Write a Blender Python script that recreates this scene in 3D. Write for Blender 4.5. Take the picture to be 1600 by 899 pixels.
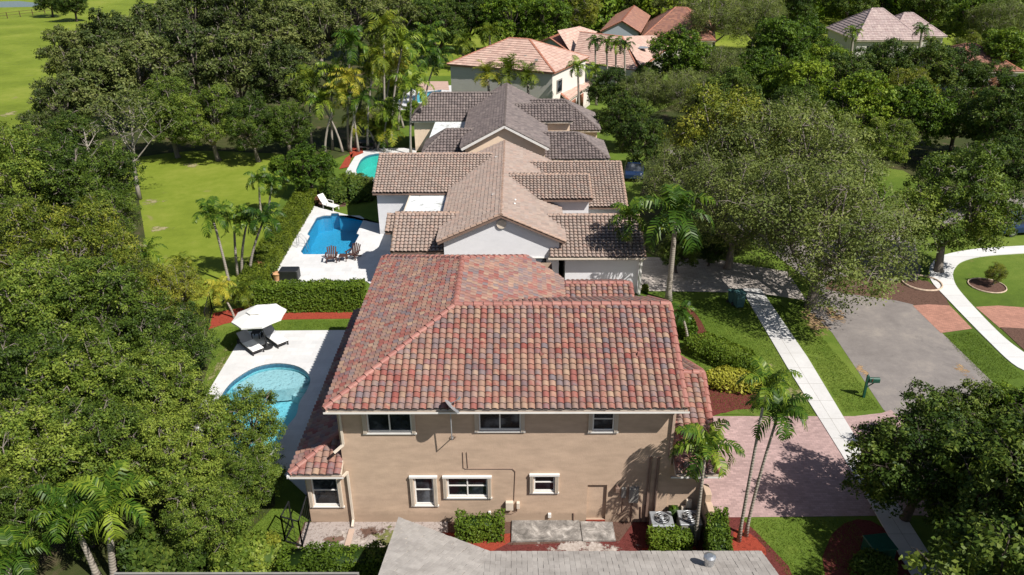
import bpy, bmesh, math, random
import numpy as np
from mathutils import Vector, Matrix, Euler
R_ = math.radians
for o in list(bpy.data.objects): bpy.data.objects.remove(o)
scene = bpy.context.scene
# ------------------------------------------------------------------ camera
PITCH, YAW, ROLL, CH, FPX = R_(26.1), R_(.47), R_(.4), 22.0, 1200.0
Fv = Vector((-math.sin(YAW)*math.cos(PITCH), math.cos(YAW)*math.cos(PITCH), -math.sin(PITCH)))
Rv0 = Vector((math.cos(YAW), math.sin(YAW), 0)); Uv0 = Rv0.cross(Fv)
Rv = Rv0*math.cos(ROLL) - Uv0*math.sin(ROLL); Uv = Uv0*math.cos(ROLL) + Rv0*math.sin(ROLL)
CAM = Vector((0, 0, CH))
cd = bpy.data.cameras.new('camera'); cam = bpy.data.objects.new('camera', cd)
scene.collection.objects.link(cam); scene.camera = cam
cam.matrix_world = Matrix(((Rv.x, Uv.x, -Fv.x, 0), (Rv.y, Uv.y, -Fv.y, 0), (Rv.z, Uv.z, -Fv.z, CH), (0, 0, 0, 1)))
cd.sensor_width = 36; cd.lens = 36*FPX/1600; cd.clip_start = .5; cd.clip_end = 3000
# ------------------------------------------------------------------ light
SUN = Vector((.68, -.52, 1.0)).normalized()
sl = bpy.data.lights.new('sun', 'SUN'); sl.energy = 5.0; sl.angle = R_(.53); sl.color = (1, .965, .91)
so = bpy.data.objects.new('sun', sl); scene.collection.objects.link(so)
so.rotation_euler = SUN.to_track_quat('Z', 'Y').to_euler()
w = bpy.data.worlds.new('World'); scene.world = w; w.use_nodes = True
wn = w.node_tree.nodes; sky = wn.new('ShaderNodeTexSky'); sky.sky_type = 'NISHITA'; sky.sun_disc = False
sky.sun_elevation = math.asin(SUN.z); sky.sun_rotation = math.atan2(SUN.x, SUN.y)
w.node_tree.links.new(sky.outputs[0], wn['Background'].inputs[0]); wn['Background'].inputs[1].default_value = .06
scene.view_settings.view_transform = 'Standard'; scene.view_settings.look = 'None'
scene.view_settings.exposure = 0.43; scene.view_settings.gamma = 1
scene.render.resolution_x, scene.render.resolution_y = 1024, 575
scene.render.engine = 'CYCLES'
scene.cycles.max_bounces = 6; scene.cycles.diffuse_bounces = 3; scene.cycles.transparent_max_bounces = 8
scene.cycles.transmission_bounces = 3; scene.cycles.glossy_bounces = 2
# ------------------------------------------------------------------ helpers
def ray(px, py): return Fv + Rv*((px-800)/FPX) - Uv*((py-449.5)/FPX)
def at(px, py, z=0., Y=None, X=None):           # point of the place seen at a pixel of the survey photo, at height z or depth Y
    d = ray(px, py)
    t = Y/d.y if Y is not None else (X/d.x if X is not None else (z-CH)/d.z)
    return CAM + d*t
def link(o): scene.collection.objects.link(o); return o
def tag(o, label=None, cat=None, group=None, kind=None):
    if label: o['label'] = label
    if cat: o['category'] = cat
    if group: o['group'] = group
    if kind: o['kind'] = kind
    return o
def empty(name, loc, rz=0, sc=1.0):
    o = link(bpy.data.objects.new(name, None)); o.location = loc; o.rotation_euler = (0, 0, rz); o.scale = (sc,)*3
    o.empty_display_size = .2
    return o
def parent(o, p):
    if p is not None:
        o.parent = p
        if not p.get('_local'):
            # geometry was written in world coordinates: undo the parent's frame
            bpy.context.view_layer.update() if False else None
    return o
class MB:
    """collects polygons; build() links them as ONE mesh object"""
    def __init__(s): s.v = []; s.f = []; s.m = []
    def add(s, vs, fs, m=0):
        k = len(s.v); s.v += [tuple(v) for v in vs]; s.f += [tuple(i+k for i in f) for f in fs]; s.m += [m]*len(fs); return s
    def box(s, x0, x1, y0, y1, z0, z1, m=0, M=None):
        vs = [(x, y, z) for z in (z0, z1) for y in (y0, y1) for x in (x0, x1)]
        if M is not None: vs = [M @ Vector(v) for v in vs]
        return s.add(vs, [(0, 2, 3, 1), (4, 5, 7, 6), (0, 1, 5, 4), (2, 6, 7, 3), (0, 4, 6, 2), (1, 3, 7, 5)], m)
    def bar(s, p, q, w, h=None, m=0, up=(0, 0, 1)):
        p = Vector(p); q = Vector(q); h = h or w; d = (q-p); L = d.length; d.normalize()
        u = Vector(up)
        if abs(d.dot(u)) > .98: u = Vector((0, 1, 0))
        a = d.cross(u).normalized(); b = a.cross(d)
        vs = [t + a*(sx*w/2) + b*(sy*h/2) for t in (p, q) for sx, sy in ((-1, -1), (1, -1), (1, 1), (-1, 1))]
        return s.add(vs, [(0, 1, 2, 3), (7, 6, 5, 4), (0, 4, 5, 1), (1, 5, 6, 2), (2, 6, 7, 3), (3, 7, 4, 0)], m)
    def tube(s, pts, rad, n=8, m=0, cap=True):
        pts = [Vector(p) for p in pts]; rs = rad if isinstance(rad, (list, tuple)) else [rad]*len(pts)
        k = len(s.v); a = None
        for i, p in enumerate(pts):
            d = (pts[min(i+1, len(pts)-1)] - pts[max(i-1, 0)]).normalized()
            if a is None:
                a = d.cross(Vector((0, 0, 1)) if abs(d.z) < .9 else Vector((1, 0, 0))).normalized()
            a = (a - d*a.dot(d)).normalized(); b = d.cross(a)
            for j in range(n):
                t = 2*math.pi*j/n; s.v.append(tuple(p + (a*math.cos(t) + b*math.sin(t))*rs[i]))
        for i in range(len(pts)-1):
            for j in range(n):
                j2 = (j+1) % n; s.f.append((k+i*n+j, k+i*n+j2, k+(i+1)*n+j2, k+(i+1)*n+j)); s.m.append(m)
        if cap:
            s.f.append(tuple(k+j for j in reversed(range(n)))); s.f.append(tuple(k+(len(pts)-1)*n+j for j in range(n))); s.m += [m, m]
        return s
    def prism(s, pts, h, m=0):                    # pts: 3-D polygon, extruded down by h
        n = len(pts); vs = [Vector(p) for p in pts] + [Vector(p)-Vector((0, 0, h)) for p in pts]
        return s.add(vs, [tuple(range(n)), tuple(reversed(range(n, 2*n)))] + [(i, i+n, (i+1) % n+n, (i+1) % n) for i in range(n)], m)
    def lathe(s, prof, c=(0, 0, 0), n=16, m=0):
        c = Vector(c); k = len(s.v)
        for r, z in prof:
            for j in range(n):
                t = 2*math.pi*j/n; s.v.append((c.x+r*math.cos(t), c.y+r*math.sin(t), c.z+z))
        for i in range(len(prof)-1):
            for j in range(n):
                j2 = (j+1) % n; s.f.append((k+i*n+j, k+i*n+j2, k+(i+1)*n+j2, k+(i+1)*n+j)); s.m.append(m)
        s.f.append(tuple(k+(len(prof)-1)*n+j for j in range(n))); s.m.append(m)
        return s
    def build(s, name, mats, par=None, smooth=False, bevel=0):
        me = bpy.data.meshes.new(name); me.from_pydata(s.v, [], s.f)
        for m in (mats if isinstance(mats, (list, tuple)) else [mats]): me.materials.append(m)
        me.polygons.foreach_set('material_index', s.m)
        if smooth: me.polygons.foreach_set('use_smooth', [True]*len(s.f))
        me.update()
        bm = bmesh.new(); bm.from_mesh(me); bmesh.ops.recalc_face_normals(bm, faces=bm.faces)
        if bevel: bmesh.ops.bevel(bm, geom=[e for e in bm.edges if len(e.link_faces) == 2 and e.calc_face_angle(0) > .6], offset=bevel, segments=1, affect='EDGES', clamp_overlap=True)
        bm.to_mesh(me); bm.free()
        o = link(bpy.data.objects.new(name, me))
        if par is not None: attach(o, par)
        return o
def attach(o, par):                                 # child whose coordinates are the world's: keep them in place
    o.parent = par
    if par.get('wf', 0) or par.type == 'MESH':
        p = par
        while p.parent is not None: p = p.parent
        if par.parent is None and par.type == 'EMPTY': o.location = (-par.location.x, -par.location.y, -par.location.z)
def root(name, loc, label, cat, group=None):        # a thing built in world coordinates, its Empty at the base
    o = empty(name, loc); o['wf'] = 1; tag(o, label, cat, group); return o
# ------------------------------------------------------------------ materials
MATS = {}
class NT:
    def __init__(s, name):
        s.m = bpy.data.materials.new(name); s.m.use_nodes = True; s.n = s.m.node_tree.nodes; s.l = s.m.node_tree.links
        s.b = s.n['Principled BSDF']; s.out = s.n['Material Output']
    def new(s, t, **k):
        o = s.n.new(t)
        for a, b in k.items(): setattr(o, a, b)
        return o
    def coord(s, scale=1., obj=True, kind=None):
        c = s.new('ShaderNodeNewGeometry' if not obj else 'ShaderNodeTexCoord'); mp = s.new('ShaderNodeMapping')
        s.l.new(c.outputs['Position' if not obj else 'Object'], mp.inputs[0])
        mp.inputs['Scale'].default_value = scale if isinstance(scale, tuple) else (scale,)*3
        return mp.outputs[0]
    def noise(s, vec, scale, det=4, rough=.55, dist=0):
        n = s.new('ShaderNodeTexNoise'); n.inputs['Scale'].default_value = scale; n.inputs['Detail'].default_value = det
        n.inputs['Roughness'].default_value = rough; n.inputs['Distortion'].default_value = dist
        if vec is not None: s.l.new(vec, n.inputs['Vector'])
        return n.outputs[0]
    def ramp(s, fac, stops, interp='LINEAR'):
        r = s.new('ShaderNodeValToRGB'); e = r.color_ramp; e.interpolation = interp
        while len(e.elements) < len(stops): e.elements.new(.5)
        for el, (p, c) in zip(e.elements, stops): el.position = p; el.color = (*c, 1) if len(c) == 3 else c
        s.l.new(fac, r.inputs[0]); return r.outputs[0]
    def mix(s, f, a, b, mode='MIX'):
        m = s.new('ShaderNodeMix', data_type='RGBA', blend_type=mode)
        for sock, v in ((m.inputs[0], f), (m.inputs[6], a), (m.inputs[7], b)):
            if isinstance(v, (int, float)): sock.default_value = v
            elif isinstance(v, tuple): sock.default_value = (*v, 1)
            else: s.l.new(v, sock)
        return m.outputs[2]
    def math(s, op, a, b=0.):
        m = s.new('ShaderNodeMath', operation=op)
        for i, v in enumerate((a, b)):
            if isinstance(v, (int, float)): m.inputs[i].default_value = v
            else: s.l.new(v, m.inputs[i])
        return m.outputs[0]
    def color(s, c): 
        if isinstance(c, tuple): s.b.inputs['Base Color'].default_value = (*c, 1)
        else: s.l.new(c, s.b.inputs['Base Color'])
        return s
    def bump(s, h, dist=.02, st=.5):
        b = s.new('ShaderNodeBump'); b.inputs['Distance'].default_value = dist; b.inputs['Strength'].default_value = st
        s.l.new(h, b.inputs['Height']); s.l.new(b.outputs[0], s.b.inputs['Normal']); return s
    def set(s, **k):
        for a, v in k.items(): s.b.inputs[{'rough': 'Roughness', 'metal': 'Metallic', 'spec': 'Specular IOR Level', 'coat': 'Coat Weight'}[a]].default_value = v
        return s
def plain(name, c, rough=.7, var=.15, scale=3, metal=0, bump=0, world=True):
    if name in MATS: return MATS[name]
    t = NT(name); v = t.coord(1, obj=not world)
    n = t.noise(v, scale, 5)
    t.color(t.ramp(n, [(.3, tuple(x*(1-var) for x in c)), (.7, tuple(min(1, x*(1+var)) for x in c))])).set(rough=rough, metal=metal)
    if bump: t.bump(t.noise(v, scale*12, 3), bump, .6)
    MATS[name] = t.m; return t.m
def grass_mat(name, a, b, c, dry=(.2, .17, .05), dryamt=.62):
    t = NT(name); v = t.coord(1, obj=False)
    n1 = t.noise(v, .09, 5, .6); n2 = t.noise(v, 1.1, 6, .7); n3 = t.noise(v, 14, 4, .7)
    f = t.math('ADD', t.math('MULTIPLY', n1, .6), t.math('ADD', t.math('MULTIPLY', n2, .3), t.math('MULTIPLY', n3, .2)))
    col = t.ramp(f, [(.42, a), (.55, b), (.66, c)])
    dn = t.noise(t.coord((1, 1, 1), obj=False), .35, 6, .65, .4)
    col = t.mix(t.ramp(dn, [(dryamt, (0, 0, 0)), (dryamt+.08, (.85, .85, .85))]), col, dry)
    t.color(col).set(rough=.85, spec=.15).bump(t.noise(v, 9, 6, .8), .05, .7)
    return t.m
M = MATS
M['field'] = grass_mat('field grass', (.11, .145, .014), (.155, .2, .02), (.21, .24, .035), (.22, .2, .07), .63)
M['lawn'] = grass_mat('lawn grass', (.06, .098, .013), (.09, .14, .017), (.135, .18, .028), (.17, .16, .05), .64)
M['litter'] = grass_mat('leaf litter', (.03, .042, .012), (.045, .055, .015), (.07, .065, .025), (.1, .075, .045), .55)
def soil_mat(name, a, b, edge=True):
    t = NT(name); v = t.coord(1, obj=False); n = t.noise(v, 5, 7, .75)
    t.color(t.ramp(n, [(.3, a), (.5, b), (.65, a), (.75, tuple(min(1, x*1.35) for x in b))])).set(rough=.95, spec=.1).bump(t.noise(v, 22, 5, .8), .05, .8)
    return t.m
M['mulch_red'] = soil_mat('red mulch', (.16, .03, .018), (.33, .06, .035))
M['mulch_dark'] = soil_mat('maroon mulch', (.07, .018, .014), (.15, .04, .035))
M['mulch_brown'] = soil_mat('brown mulch', (.06, .035, .025), (.14, .08, .06))
M['soil'] = soil_mat('sandy soil', (.17, .13, .11), (.42, .36, .33))
def patch_mat(name, base, a, b, thr=.5, sc=.9):              # ragged patches with gaps onto what lies below
    t = NT(name); v = t.coord(1, obj=False)
    t.color(t.ramp(t.noise(v, 5, 7, .75), [(.3, a), (.65, b)])).set(rough=.95, spec=.1)
    g = t.new('ShaderNodeTexCoord'); n = t.noise(v, sc, 6, .75)
    sep = t.new('ShaderNodeVectorMath', operation='LENGTH'); mp = t.new('ShaderNodeMapping'); mp.inputs['Location'].default_value = (-1, -1, 0); mp.inputs['Scale'].default_value = (2, 2, 0)
    t.l.new(g.outputs['Generated'], mp.inputs[0]); t.l.new(mp.outputs[0], sep.inputs[0])
    f = t.math('SUBTRACT', t.math('SUBTRACT', t.math('MULTIPLY', n, 3.2), .75), sep.outputs[1])
    f = t.ramp(f, [(thr-.12, (0, 0, 0)), (thr+.12, (1, 1, 1))])
    tr = t.new('ShaderNodeBsdfTransparent'); mx = t.new('ShaderNodeMixShader')
    t.l.new(f, mx.inputs[0]); t.l.new(tr.outputs[0], mx.inputs[1]); t.l.new(t.b.outputs[0], mx.inputs[2]); t.l.new(mx.outputs[0], t.out.inputs[0])
    return t.m
M['patch'] = patch_mat('bare patch', None, (.2, .19, .07), (.33, .28, .16))
M['leafpatch'] = patch_mat('fallen leaves', None, (.2, .11, .05), (.4, .28, .16), .5, 2.4)
M['weedpatch'] = patch_mat('weedy patch', None, (.1, .1, .035), (.17, .18, .06), .5, 3)
M['dirtpatch'] = patch_mat('dark dirt patch', None, (.1, .06, .045), (.2, .12, .09), .5, 2.2)
M['sandpatch'] = patch_mat('sandy patch', None, (.2, .16, .13), (.48, .42, .38), .45, 1.6)
def slab_mat(name, c, bw, bh, mortar, mc, var=.12, off=0., rot=0, rough=.75, stain=.25, sc=None):
    t = NT(name); v = t.coord(1, obj=False)
    mp = t.new('ShaderNodeMapping'); t.l.new(v, mp.inputs[0]); mp.inputs['Rotation'].default_value = (0, 0, rot)
    br = t.new('ShaderNodeTexBrick'); t.l.new(mp.outputs[0], br.inputs[0]); br.offset = off
    br.inputs['Scale'].default_value = 1; br.inputs['Brick Width'].default_value = bw; br.inputs['Row Height'].default_value = bh
    br.inputs['Mortar Size'].default_value = mortar; br.inputs['Mortar Smooth'].default_value = .3; br.inputs['Bias'].default_value = 0
    br.inputs['Color1'].default_value = (*[x*(1-var) for x in c], 1); br.inputs['Color2'].default_value = (*[min(1, x*(1+var)) for x in c], 1)
    br.inputs['Mortar'].default_value = (*mc, 1)
    n = t.noise(v, .5, 7, .7); n2 = t.noise(v, 7, 5, .7)
    col = t.mix(stain, br.outputs[0], t.ramp(n, [(.3, (.35, .33, .31)), (.6, (1, 1, 1))]), 'MULTIPLY')
    col = t.mix(stain*.8, col, t.ramp(n2, [(.3, (.6, .58, .56)), (.6, (1, 1, 1))]), 'MULTIPLY')
    t.color(col).set(rough=rough).bump(t.math('ADD', br.outputs[1], t.math('MULTIPLY', n2, -.2)), .006, -.5)
    return t.m
M['walk'] = slab_mat('sidewalk concrete', (.57, .555, .535), 1.5, 1.52, .012, (.3, .28, .25), .04, 0, 0, .8, .2)
M['curvewalk'] = slab_mat('curved sidewalk concrete', (.6, .59, .575), 40, 1.5, .012, (.3, .28, .25), .04, 0, 0, .8, .15)
M['pave'] = slab_mat('pink brick paver', (.4, .27, .25), .24, .12, .009, (.3, .21, .2), .16, .5, 0, .8, .3)
M['pave2'] = slab_mat('red brick paver', (.4, .19, .135), .24, .12, .009, (.27, .15, .11), .15, .5, R_(20), .8, .3)
M['pave3'] = slab_mat('grey beige paver', (.42, .37, .33), .4, .2, .01, (.25, .22, .19), .15, .5, 0, .8, .3)
M['deck'] = slab_mat('travertine deck', (.62, .61, .6), .6, .4, .004, (.55, .51, .46), .06, .5, 0, .6, .16)
M['deck2'] = slab_mat('pale stone deck', (.65, .64, .63), .6, .6, .006, (.55, .51, .46), .06, .5, 0, .6, .2)
def asphalt():
    t = NT('sun bleached asphalt'); v = t.coord(1, obj=False)
    n = t.noise(v, .25, 6, .6, .5); n2 = t.noise(v, 40, 4, .8); n3 = t.noise(v, 1.6, 6, .75)
    col = t.ramp(t.math('ADD', t.math('MULTIPLY', n, .6), t.math('MULTIPLY', n3, .4)), [(.35, (.17, .15, .14)), (.5, (.225, .2, .185)), (.62, (.29, .255, .225))])
    col = t.mix(t.ramp(t.noise(v, .6, 5, .7, .8), [(.6, (0, 0, 0)), (.72, (.55, .55, .55))]), col, (.11, .1, .095))
    col = t.mix(.4, col, t.ramp(n2, [(.3, (.55, .55, .55)), (.65, (1, 1, 1))]), 'MULTIPLY')
    t.color(col).set(rough=.9, spec=.2).bump(n2, .01, .5); return t.m
M['asphalt'] = asphalt()
def padmat():
    t = NT('weathered concrete pad'); v = t.coord(1, obj=False); n = t.noise(v, 2.2, 8, .75, .6)
    t.color(t.ramp(n, [(.36, (.1, .09, .08)), (.5, (.22, .2, .18)), (.58, (.34, .31, .28)), (.68, (.5, .47, .43))])).set(rough=.9).bump(n, .01, .4); return t.m
M['pad'] = padmat()
def stucco(name, c, streak=.12):
    t = NT(name); v = t.coord(1, obj=False)
    n = t.noise(t.coord((1.2, 1.2, 3.5), obj=False), .9, 6, .65); n2 = t.noise(t.coord((1, 1, .5), obj=False), 22, 4, .7)
    wv = t.noise(t.coord((.6, .6, 5), obj=False), 1.3, 4, .6)
    col = t.mix(1, c, t.ramp(n, [(.3, (1-streak,)*3), (.7, (1, 1, 1))]), 'MULTIPLY')
    # rising damp: a soiled band with an uneven top at the foot of the wall
    g = t.new('ShaderNodeNewGeometry'); sx = t.new('ShaderNodeSeparateXYZ'); t.l.new(g.outputs['Position'], sx.inputs[0])
    dz = t.math('ADD', sx.outputs[2], t.math('MULTIPLY', t.noise(v, 2.5, 5, .7), -.75))
    col = t.mix(t.ramp(dz, [(0, (.55, .55, .55)), (.22, (0, 0, 0))]), col, tuple(x*.55 for x in c))
    t.color(col).set(rough=.9, spec=.2).bump(n2, .015, .4); return t.m
M['stucco1'] = stucco('tan stucco', (.55, .4, .29), .24); M['stucco2'] = stucco('light grey stucco', (.74, .73, .74), .08)
M['stucco3'] = stucco('peach beige stucco', (.8, .62, .46), .08); M['stucco4'] = stucco('grey stucco', (.58, .55, .5), .1)
M['stucco4w'] = stucco('off white stucco', (.74, .67, .6), .05); M['stucco5'] = stucco('blue grey stucco', (.27, .3, .33), .05)
def tile_mat(name, cols, rough=.6, stain=.2):
    t = NT(name); g = t.new('ShaderNodeNewGeometry'); v = t.coord(1, obj=False)
    n = len(cols); st = [(i/n, c) for i, c in enumerate(cols)]
    c = t.ramp(g.outputs['Random Per Island'], st, 'CONSTANT')
    # each clay tile is flashed: a second colour blends across it
    h2 = t.math('FRACT', t.math('MULTIPLY', g.outputs['Random Per Island'], 37.7))
    c2 = t.ramp(h2, st, 'CONSTANT'); c = t.mix(t.ramp(t.noise(v, 3.5, 4, .7), [(.38, (.15, .15, .15)), (.6, (.85, .85, .85))]), c, c2)
    c = t.mix(stain, c, t.ramp(t.noise(v, 1.3, 7, .7), [(.32, (.3, .28, .27)), (.6, (1, 1, 1))]), 'MULTIPLY')
    h3 = t.math('FRACT', t.math('MULTIPLY', g.outputs['Random Per Island'], 91.3))
    c = t.mix(.5, c, t.ramp(h3, [(0, (.72, .72, .72)), (1, (1, 1, 1))]), 'MULTIPLY')
    t.color(c).set(rough=rough, spec=.35).bump(t.noise(v, 30, 4, .7), .008, .4); return t.m
M['tile1'] = tile_mat('red tan and grey clay tile', [(.28, .085, .068), (.33, .19, .135), (.2, .145, .14), (.36, .24, .165), (.29, .105, .085), (.185, .145, .15), (.31, .14, .108), (.26, .17, .15), (.31, .18, .138), (.33, .205, .15)], stain=.3)
M['cap1'] = tile_mat('terracotta ridge tile', [(.35, .15, .12), (.32, .13, .105), (.37, .17, .135)])
M['endshade'] = plain('dark tile underlay', (.03, .024, .022), .9, .2, 8)  # near-black colour stands in for the shade inside hollow tile ends
M['tile2'] = tile_mat('tan clay tile', [(.37, .285, .235), (.33, .25, .205), (.38, .265, .215), (.35, .275, .235), (.3, .23, .195)])
M['cap2'] = tile_mat('tan ridge tile', [(.4, .27, .2), (.42, .29, .22), (.36, .25, .195)])
M['tile3'] = tile_mat('brown grey clay tile', [(.15, .12, .113), (.19, .15, .14), (.13, .105, .1), (.21, .17, .155)])
M['cap3'] = tile_mat('dark brown ridge tile', [(.15, .12, .11), (.18, .145, .13)])
M['tile4'] = tile_mat('pink flat tile', [(.58, .39, .31), (.54, .35, .28), (.61, .43, .345), (.5, .33, .27)])
M['cap4'] = tile_mat('terracotta hip tile', [(.45, .2, .13), (.4, .16, .1)])
M['tile6'] = tile_mat('weathered rust tile', [(.3, .15, .11), (.36, .17, .12), (.25, .13, .1), (.4, .2, .13)])
M['tile7'] = tile_mat('pinkish grey shake tile', [(.48, .37, .34), (.43, .33, .31), (.52, .41, .37), (.41, .3, .28)])
M['tile0'] = tile_mat('pale grey flat tile', [(.4, .365, .33), (.385, .35, .318), (.41, .375, .34), (.395, .36, .325)], rough=.9, stain=.4)
M['white'] = plain('white painted metal', (.72, .69, .65), .45, .05); M['cream'] = plain('cream trim', (.62, .53, .43), .6, .08)
M['grey'] = plain('grey metal', (.34, .35, .36), .4, .15, 6, .3); M['steel'] = plain('galvanised steel', (.55, .56, .57), .3, .1, 8, .8)
M['black'] = plain('black painted metal', (.015, .015, .016), .45, .2); M['pipe'] = plain('brown pipe', (.2, .13, .1), .6, .1)
M['tanbox'] = plain('tan utility box', (.45, .33, .26), .5, .08); M['greybox'] = plain('grey utility box', (.25, .235, .215), .5, .1)
M['membrane'] = None
t = NT('white flat roof membrane'); v = t.coord(1, obj=False); n = t.noise(v, 1.1, 7, .75, 1)
t.color(t.ramp(n, [(.36, (.28, .28, .26)), (.46, (.58, .59, .58)), (.6, (.68, .69, .69)), (.68, (.5, .5, .48))])).set(rough=.8); M['membrane'] = t.m
def glass():
    t = NT('dark window glass'); n = t.noise(t.coord(1, obj=False), 1.3, 3)
    t.color(t.ramp(n, [(.4, (.006, .007, .009)), (.55, (.02, .024, .03)), (.66, (.09, .1, .115))])).set(rough=.07, spec=.6); return t.m
M['glass'] = glass()
M['cushion'] = plain('white cushion fabric', (.76, .75, .73), .9, .04); M['mesh'] = plain('grey back fabric', (.33, .33, .34), .9, .06)
M['wicker'] = plain('dark wicker', (.025, .022, .022), .7, .3, 40); M['canvas'] = plain('white umbrella canvas', (.74, .72, .67), .9, .03)
M['darkwood'] = plain('dark brown wood', (.07, .03, .022), .6, .3, 12); M['green'] = plain('green painted metal', (.01, .07, .045), .4, .15, 6)
M['binteal'] = plain('teal plastic', (.05, .12, .12), .5, .15, 6); M['terra'] = plain('terracotta pot', (.55, .3, .15), .7, .1)
M['edging'] = plain('stone edging', (.5, .38, .28), .9, .2, 5); M['bluecar'] = plain('blue car paint', (.012, .028, .075), .25, .05)
M['yellowpost'] = plain('yellow post', (.55, .5, .1), .6, .1); M['rubber'] = plain('tyre rubber', (.02, .02, .02), .8, .1)
def bark(name, c):
    t = NT(name); v = t.coord((1, 1, .35)); n = t.noise(v, 5, 6, .7)
    t.color(t.ramp(n, [(.3, tuple(x*.55 for x in c)), (.7, c)])).set(rough=.9, spec=.15).bump(n, .04, .7); return t.m
M['bark'] = bark('grey oak bark', (.24, .205, .17)); M['bark_dark'] = bark('dark bark', (.1, .08, .065)); M['bark_pale'] = bark('pale bare bark', (.4, .35, .3))
def palmbark():
    t = NT('ringed palm trunk'); v = t.coord(1); wv = t.new('ShaderNodeTexWave', bands_direction='Z'); wv.inputs['Scale'].default_value = 2.4; wv.inputs['Distortion'].default_value = 1.5
    t.l.new(v, wv.inputs[0]); t.color(t.mix(t.noise(v, 3, 5), t.ramp(wv.outputs[1], [(0, (.2, .165, .13)), (.5, (.37, .32, .27))]), (.26, .23, .19))).set(rough=.9).bump(wv.outputs[1], .02, .5); return t.m
M['palmbark'] = palmbark(); M['shaft'] = plain('green crownshaft', (.11, .17, .05), .5, .15, 4, world=False)
def leaf(name, a, b, c, rough=.5, tr=.27, ovar=.45):
    t = NT(name); at_ = t.new('ShaderNodeAttribute', attribute_name='tint'); g = t.new('ShaderNodeNewGeometry'); oi = t.new('ShaderNodeObjectInfo')
    f = t.math('ADD', t.math('MULTIPLY', at_.outputs['Fac'], .6), t.math('MULTIPLY', g.outputs['Random Per Island'], .4))
    f = t.math('ADD', f, t.math('MULTIPLY', t.math('SUBTRACT', oi.outputs['Random'], .5), ovar))
    col = t.ramp(f, [(.1, a), (.5, b), (.95, c)]); t.color(col).set(rough=rough, spec=.16)
    trn = t.new('ShaderNodeBsdfTranslucent'); mx = t.new('ShaderNodeMixShader'); mx.inputs[0].default_value = tr
    t.l.new(t.mix(1, col, (1, 1, .45), 'MULTIPLY'), trn.inputs[0]); t.l.new(t.b.outputs[0], mx.inputs[1]); t.l.new(trn.outputs[0], mx.inputs[2]); t.l.new(mx.outputs[0], t.out.inputs[0])
    return t.m
M['l_oak'] = leaf('dark oak leaf', (.032, .058, .01), (.1, .155, .02), (.25, .3, .045))
M['l_grove'] = leaf('grey green oak leaf', (.036, .056, .016), (.095, .125, .03), (.2, .22, .065))
M['l_yel'] = leaf('yellow green leaf', (.055, .085, .012), (.14, .175, .02), (.33, .32, .04))
M['l_wisp'] = leaf('olive feathery leaf', (.085, .11, .03), (.145, .182, .043), (.235, .262, .068), ovar=.1)
M['l_bright'] = leaf('bright green leaf', (.035, .07, .008), (.095, .165, .014), (.25, .32, .028))
M['l_dark'] = leaf('deep green leaf', (.024, .05, .01), (.065, .108, .016), (.17, .21, .033))
M['l_hedge'] = leaf('hedge leaf', (.05, .085, .01), (.1, .16, .015), (.17, .22, .025))
M['l_hedgelight'] = leaf('light clipped hedge leaf', (.07, .1, .01), (.15, .19, .016), (.24, .27, .03))
M['l_hedgey'] = leaf('yellow variegated hedge leaf', (.13, .15, .015), (.3, .3, .03), (.45, .42, .07))
M['l_palm'] = leaf('palm frond', (.015, .042, .007), (.048, .1, .01), (.24, .3, .03), .4, .2)
M['l_palmy'] = leaf('yellowing palm frond', (.06, .1, .012), (.16, .2, .02), (.5, .43, .05), .5, .35)
M['l_rust'] = leaf('reddish leaf', (.12, .06, .03), (.22, .1, .05), (.3, .16, .07))
def water(name, tint):
    t = NT(name); v = t.coord(1, obj=False); n = t.noise(v, 5, 3, .5, .6)
    bp = t.new('ShaderNodeBump'); bp.inputs['Distance'].default_value = .08; bp.inputs['Strength'].default_value = .5; t.l.new(n, bp.inputs['Height'])
    gl = t.new('ShaderNodeBsdfGlossy'); gl.inputs['Roughness'].default_value = .05; t.l.new(bp.outputs[0], gl.inputs['Normal'])
    tr = t.new('ShaderNodeBsdfTransparent'); tr.inputs[0].default_value = (*tint, 1)
    fr = t.new('ShaderNodeFresnel'); fr.inputs[0].default_value = 1.33; t.l.new(bp.outputs[0], fr.inputs['Normal']); mx = t.new('ShaderNodeMixShader')
    t.l.new(fr.outputs[0], mx.inputs[0]); t.l.new(tr.outputs[0], mx.inputs[1]); t.l.new(gl.outputs[0], mx.inputs[2]); t.l.new(mx.outputs[0], t.out.inputs[0]); return t.m
M['water1'] = water('clear pool water', (.72, .93, .96)); M['water2'] = water('blue pool water', (.55, .84, .93)); M['water3'] = water('turquoise pool water', (.5, .95, .88))
def plaster(name, c):
    t = NT(name); v = t.coord(1, obj=False); vo = t.new('ShaderNodeTexVoronoi', feature='SMOOTH_F1'); vo.inputs['Scale'].default_value = 3.2; t.l.new(v, vo.inputs[0])
    n = t.noise(v, 9, 5, .7); t.color(t.mix(.35, c, t.ramp(n, [(.35, (.6, .75, .8)), (.65, (1, 1, 1))]), 'MULTIPLY')).set(rough=.8); return t.m
M['plas1'] = plaster('aqua pool plaster', (.25, .52, .58)); M['plas2'] = plaster('blue pool plaster', (.08, .4, .57)); M['plas3'] = plaster('green pool plaster', (.16, .5, .48)); M['shelf'] = plaster('pale pool shelf', (.47, .52, .53))
M['pooltile'] = plain('dark blue waterline tile', (.05, .13, .2), .3, .2, 8)
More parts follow.
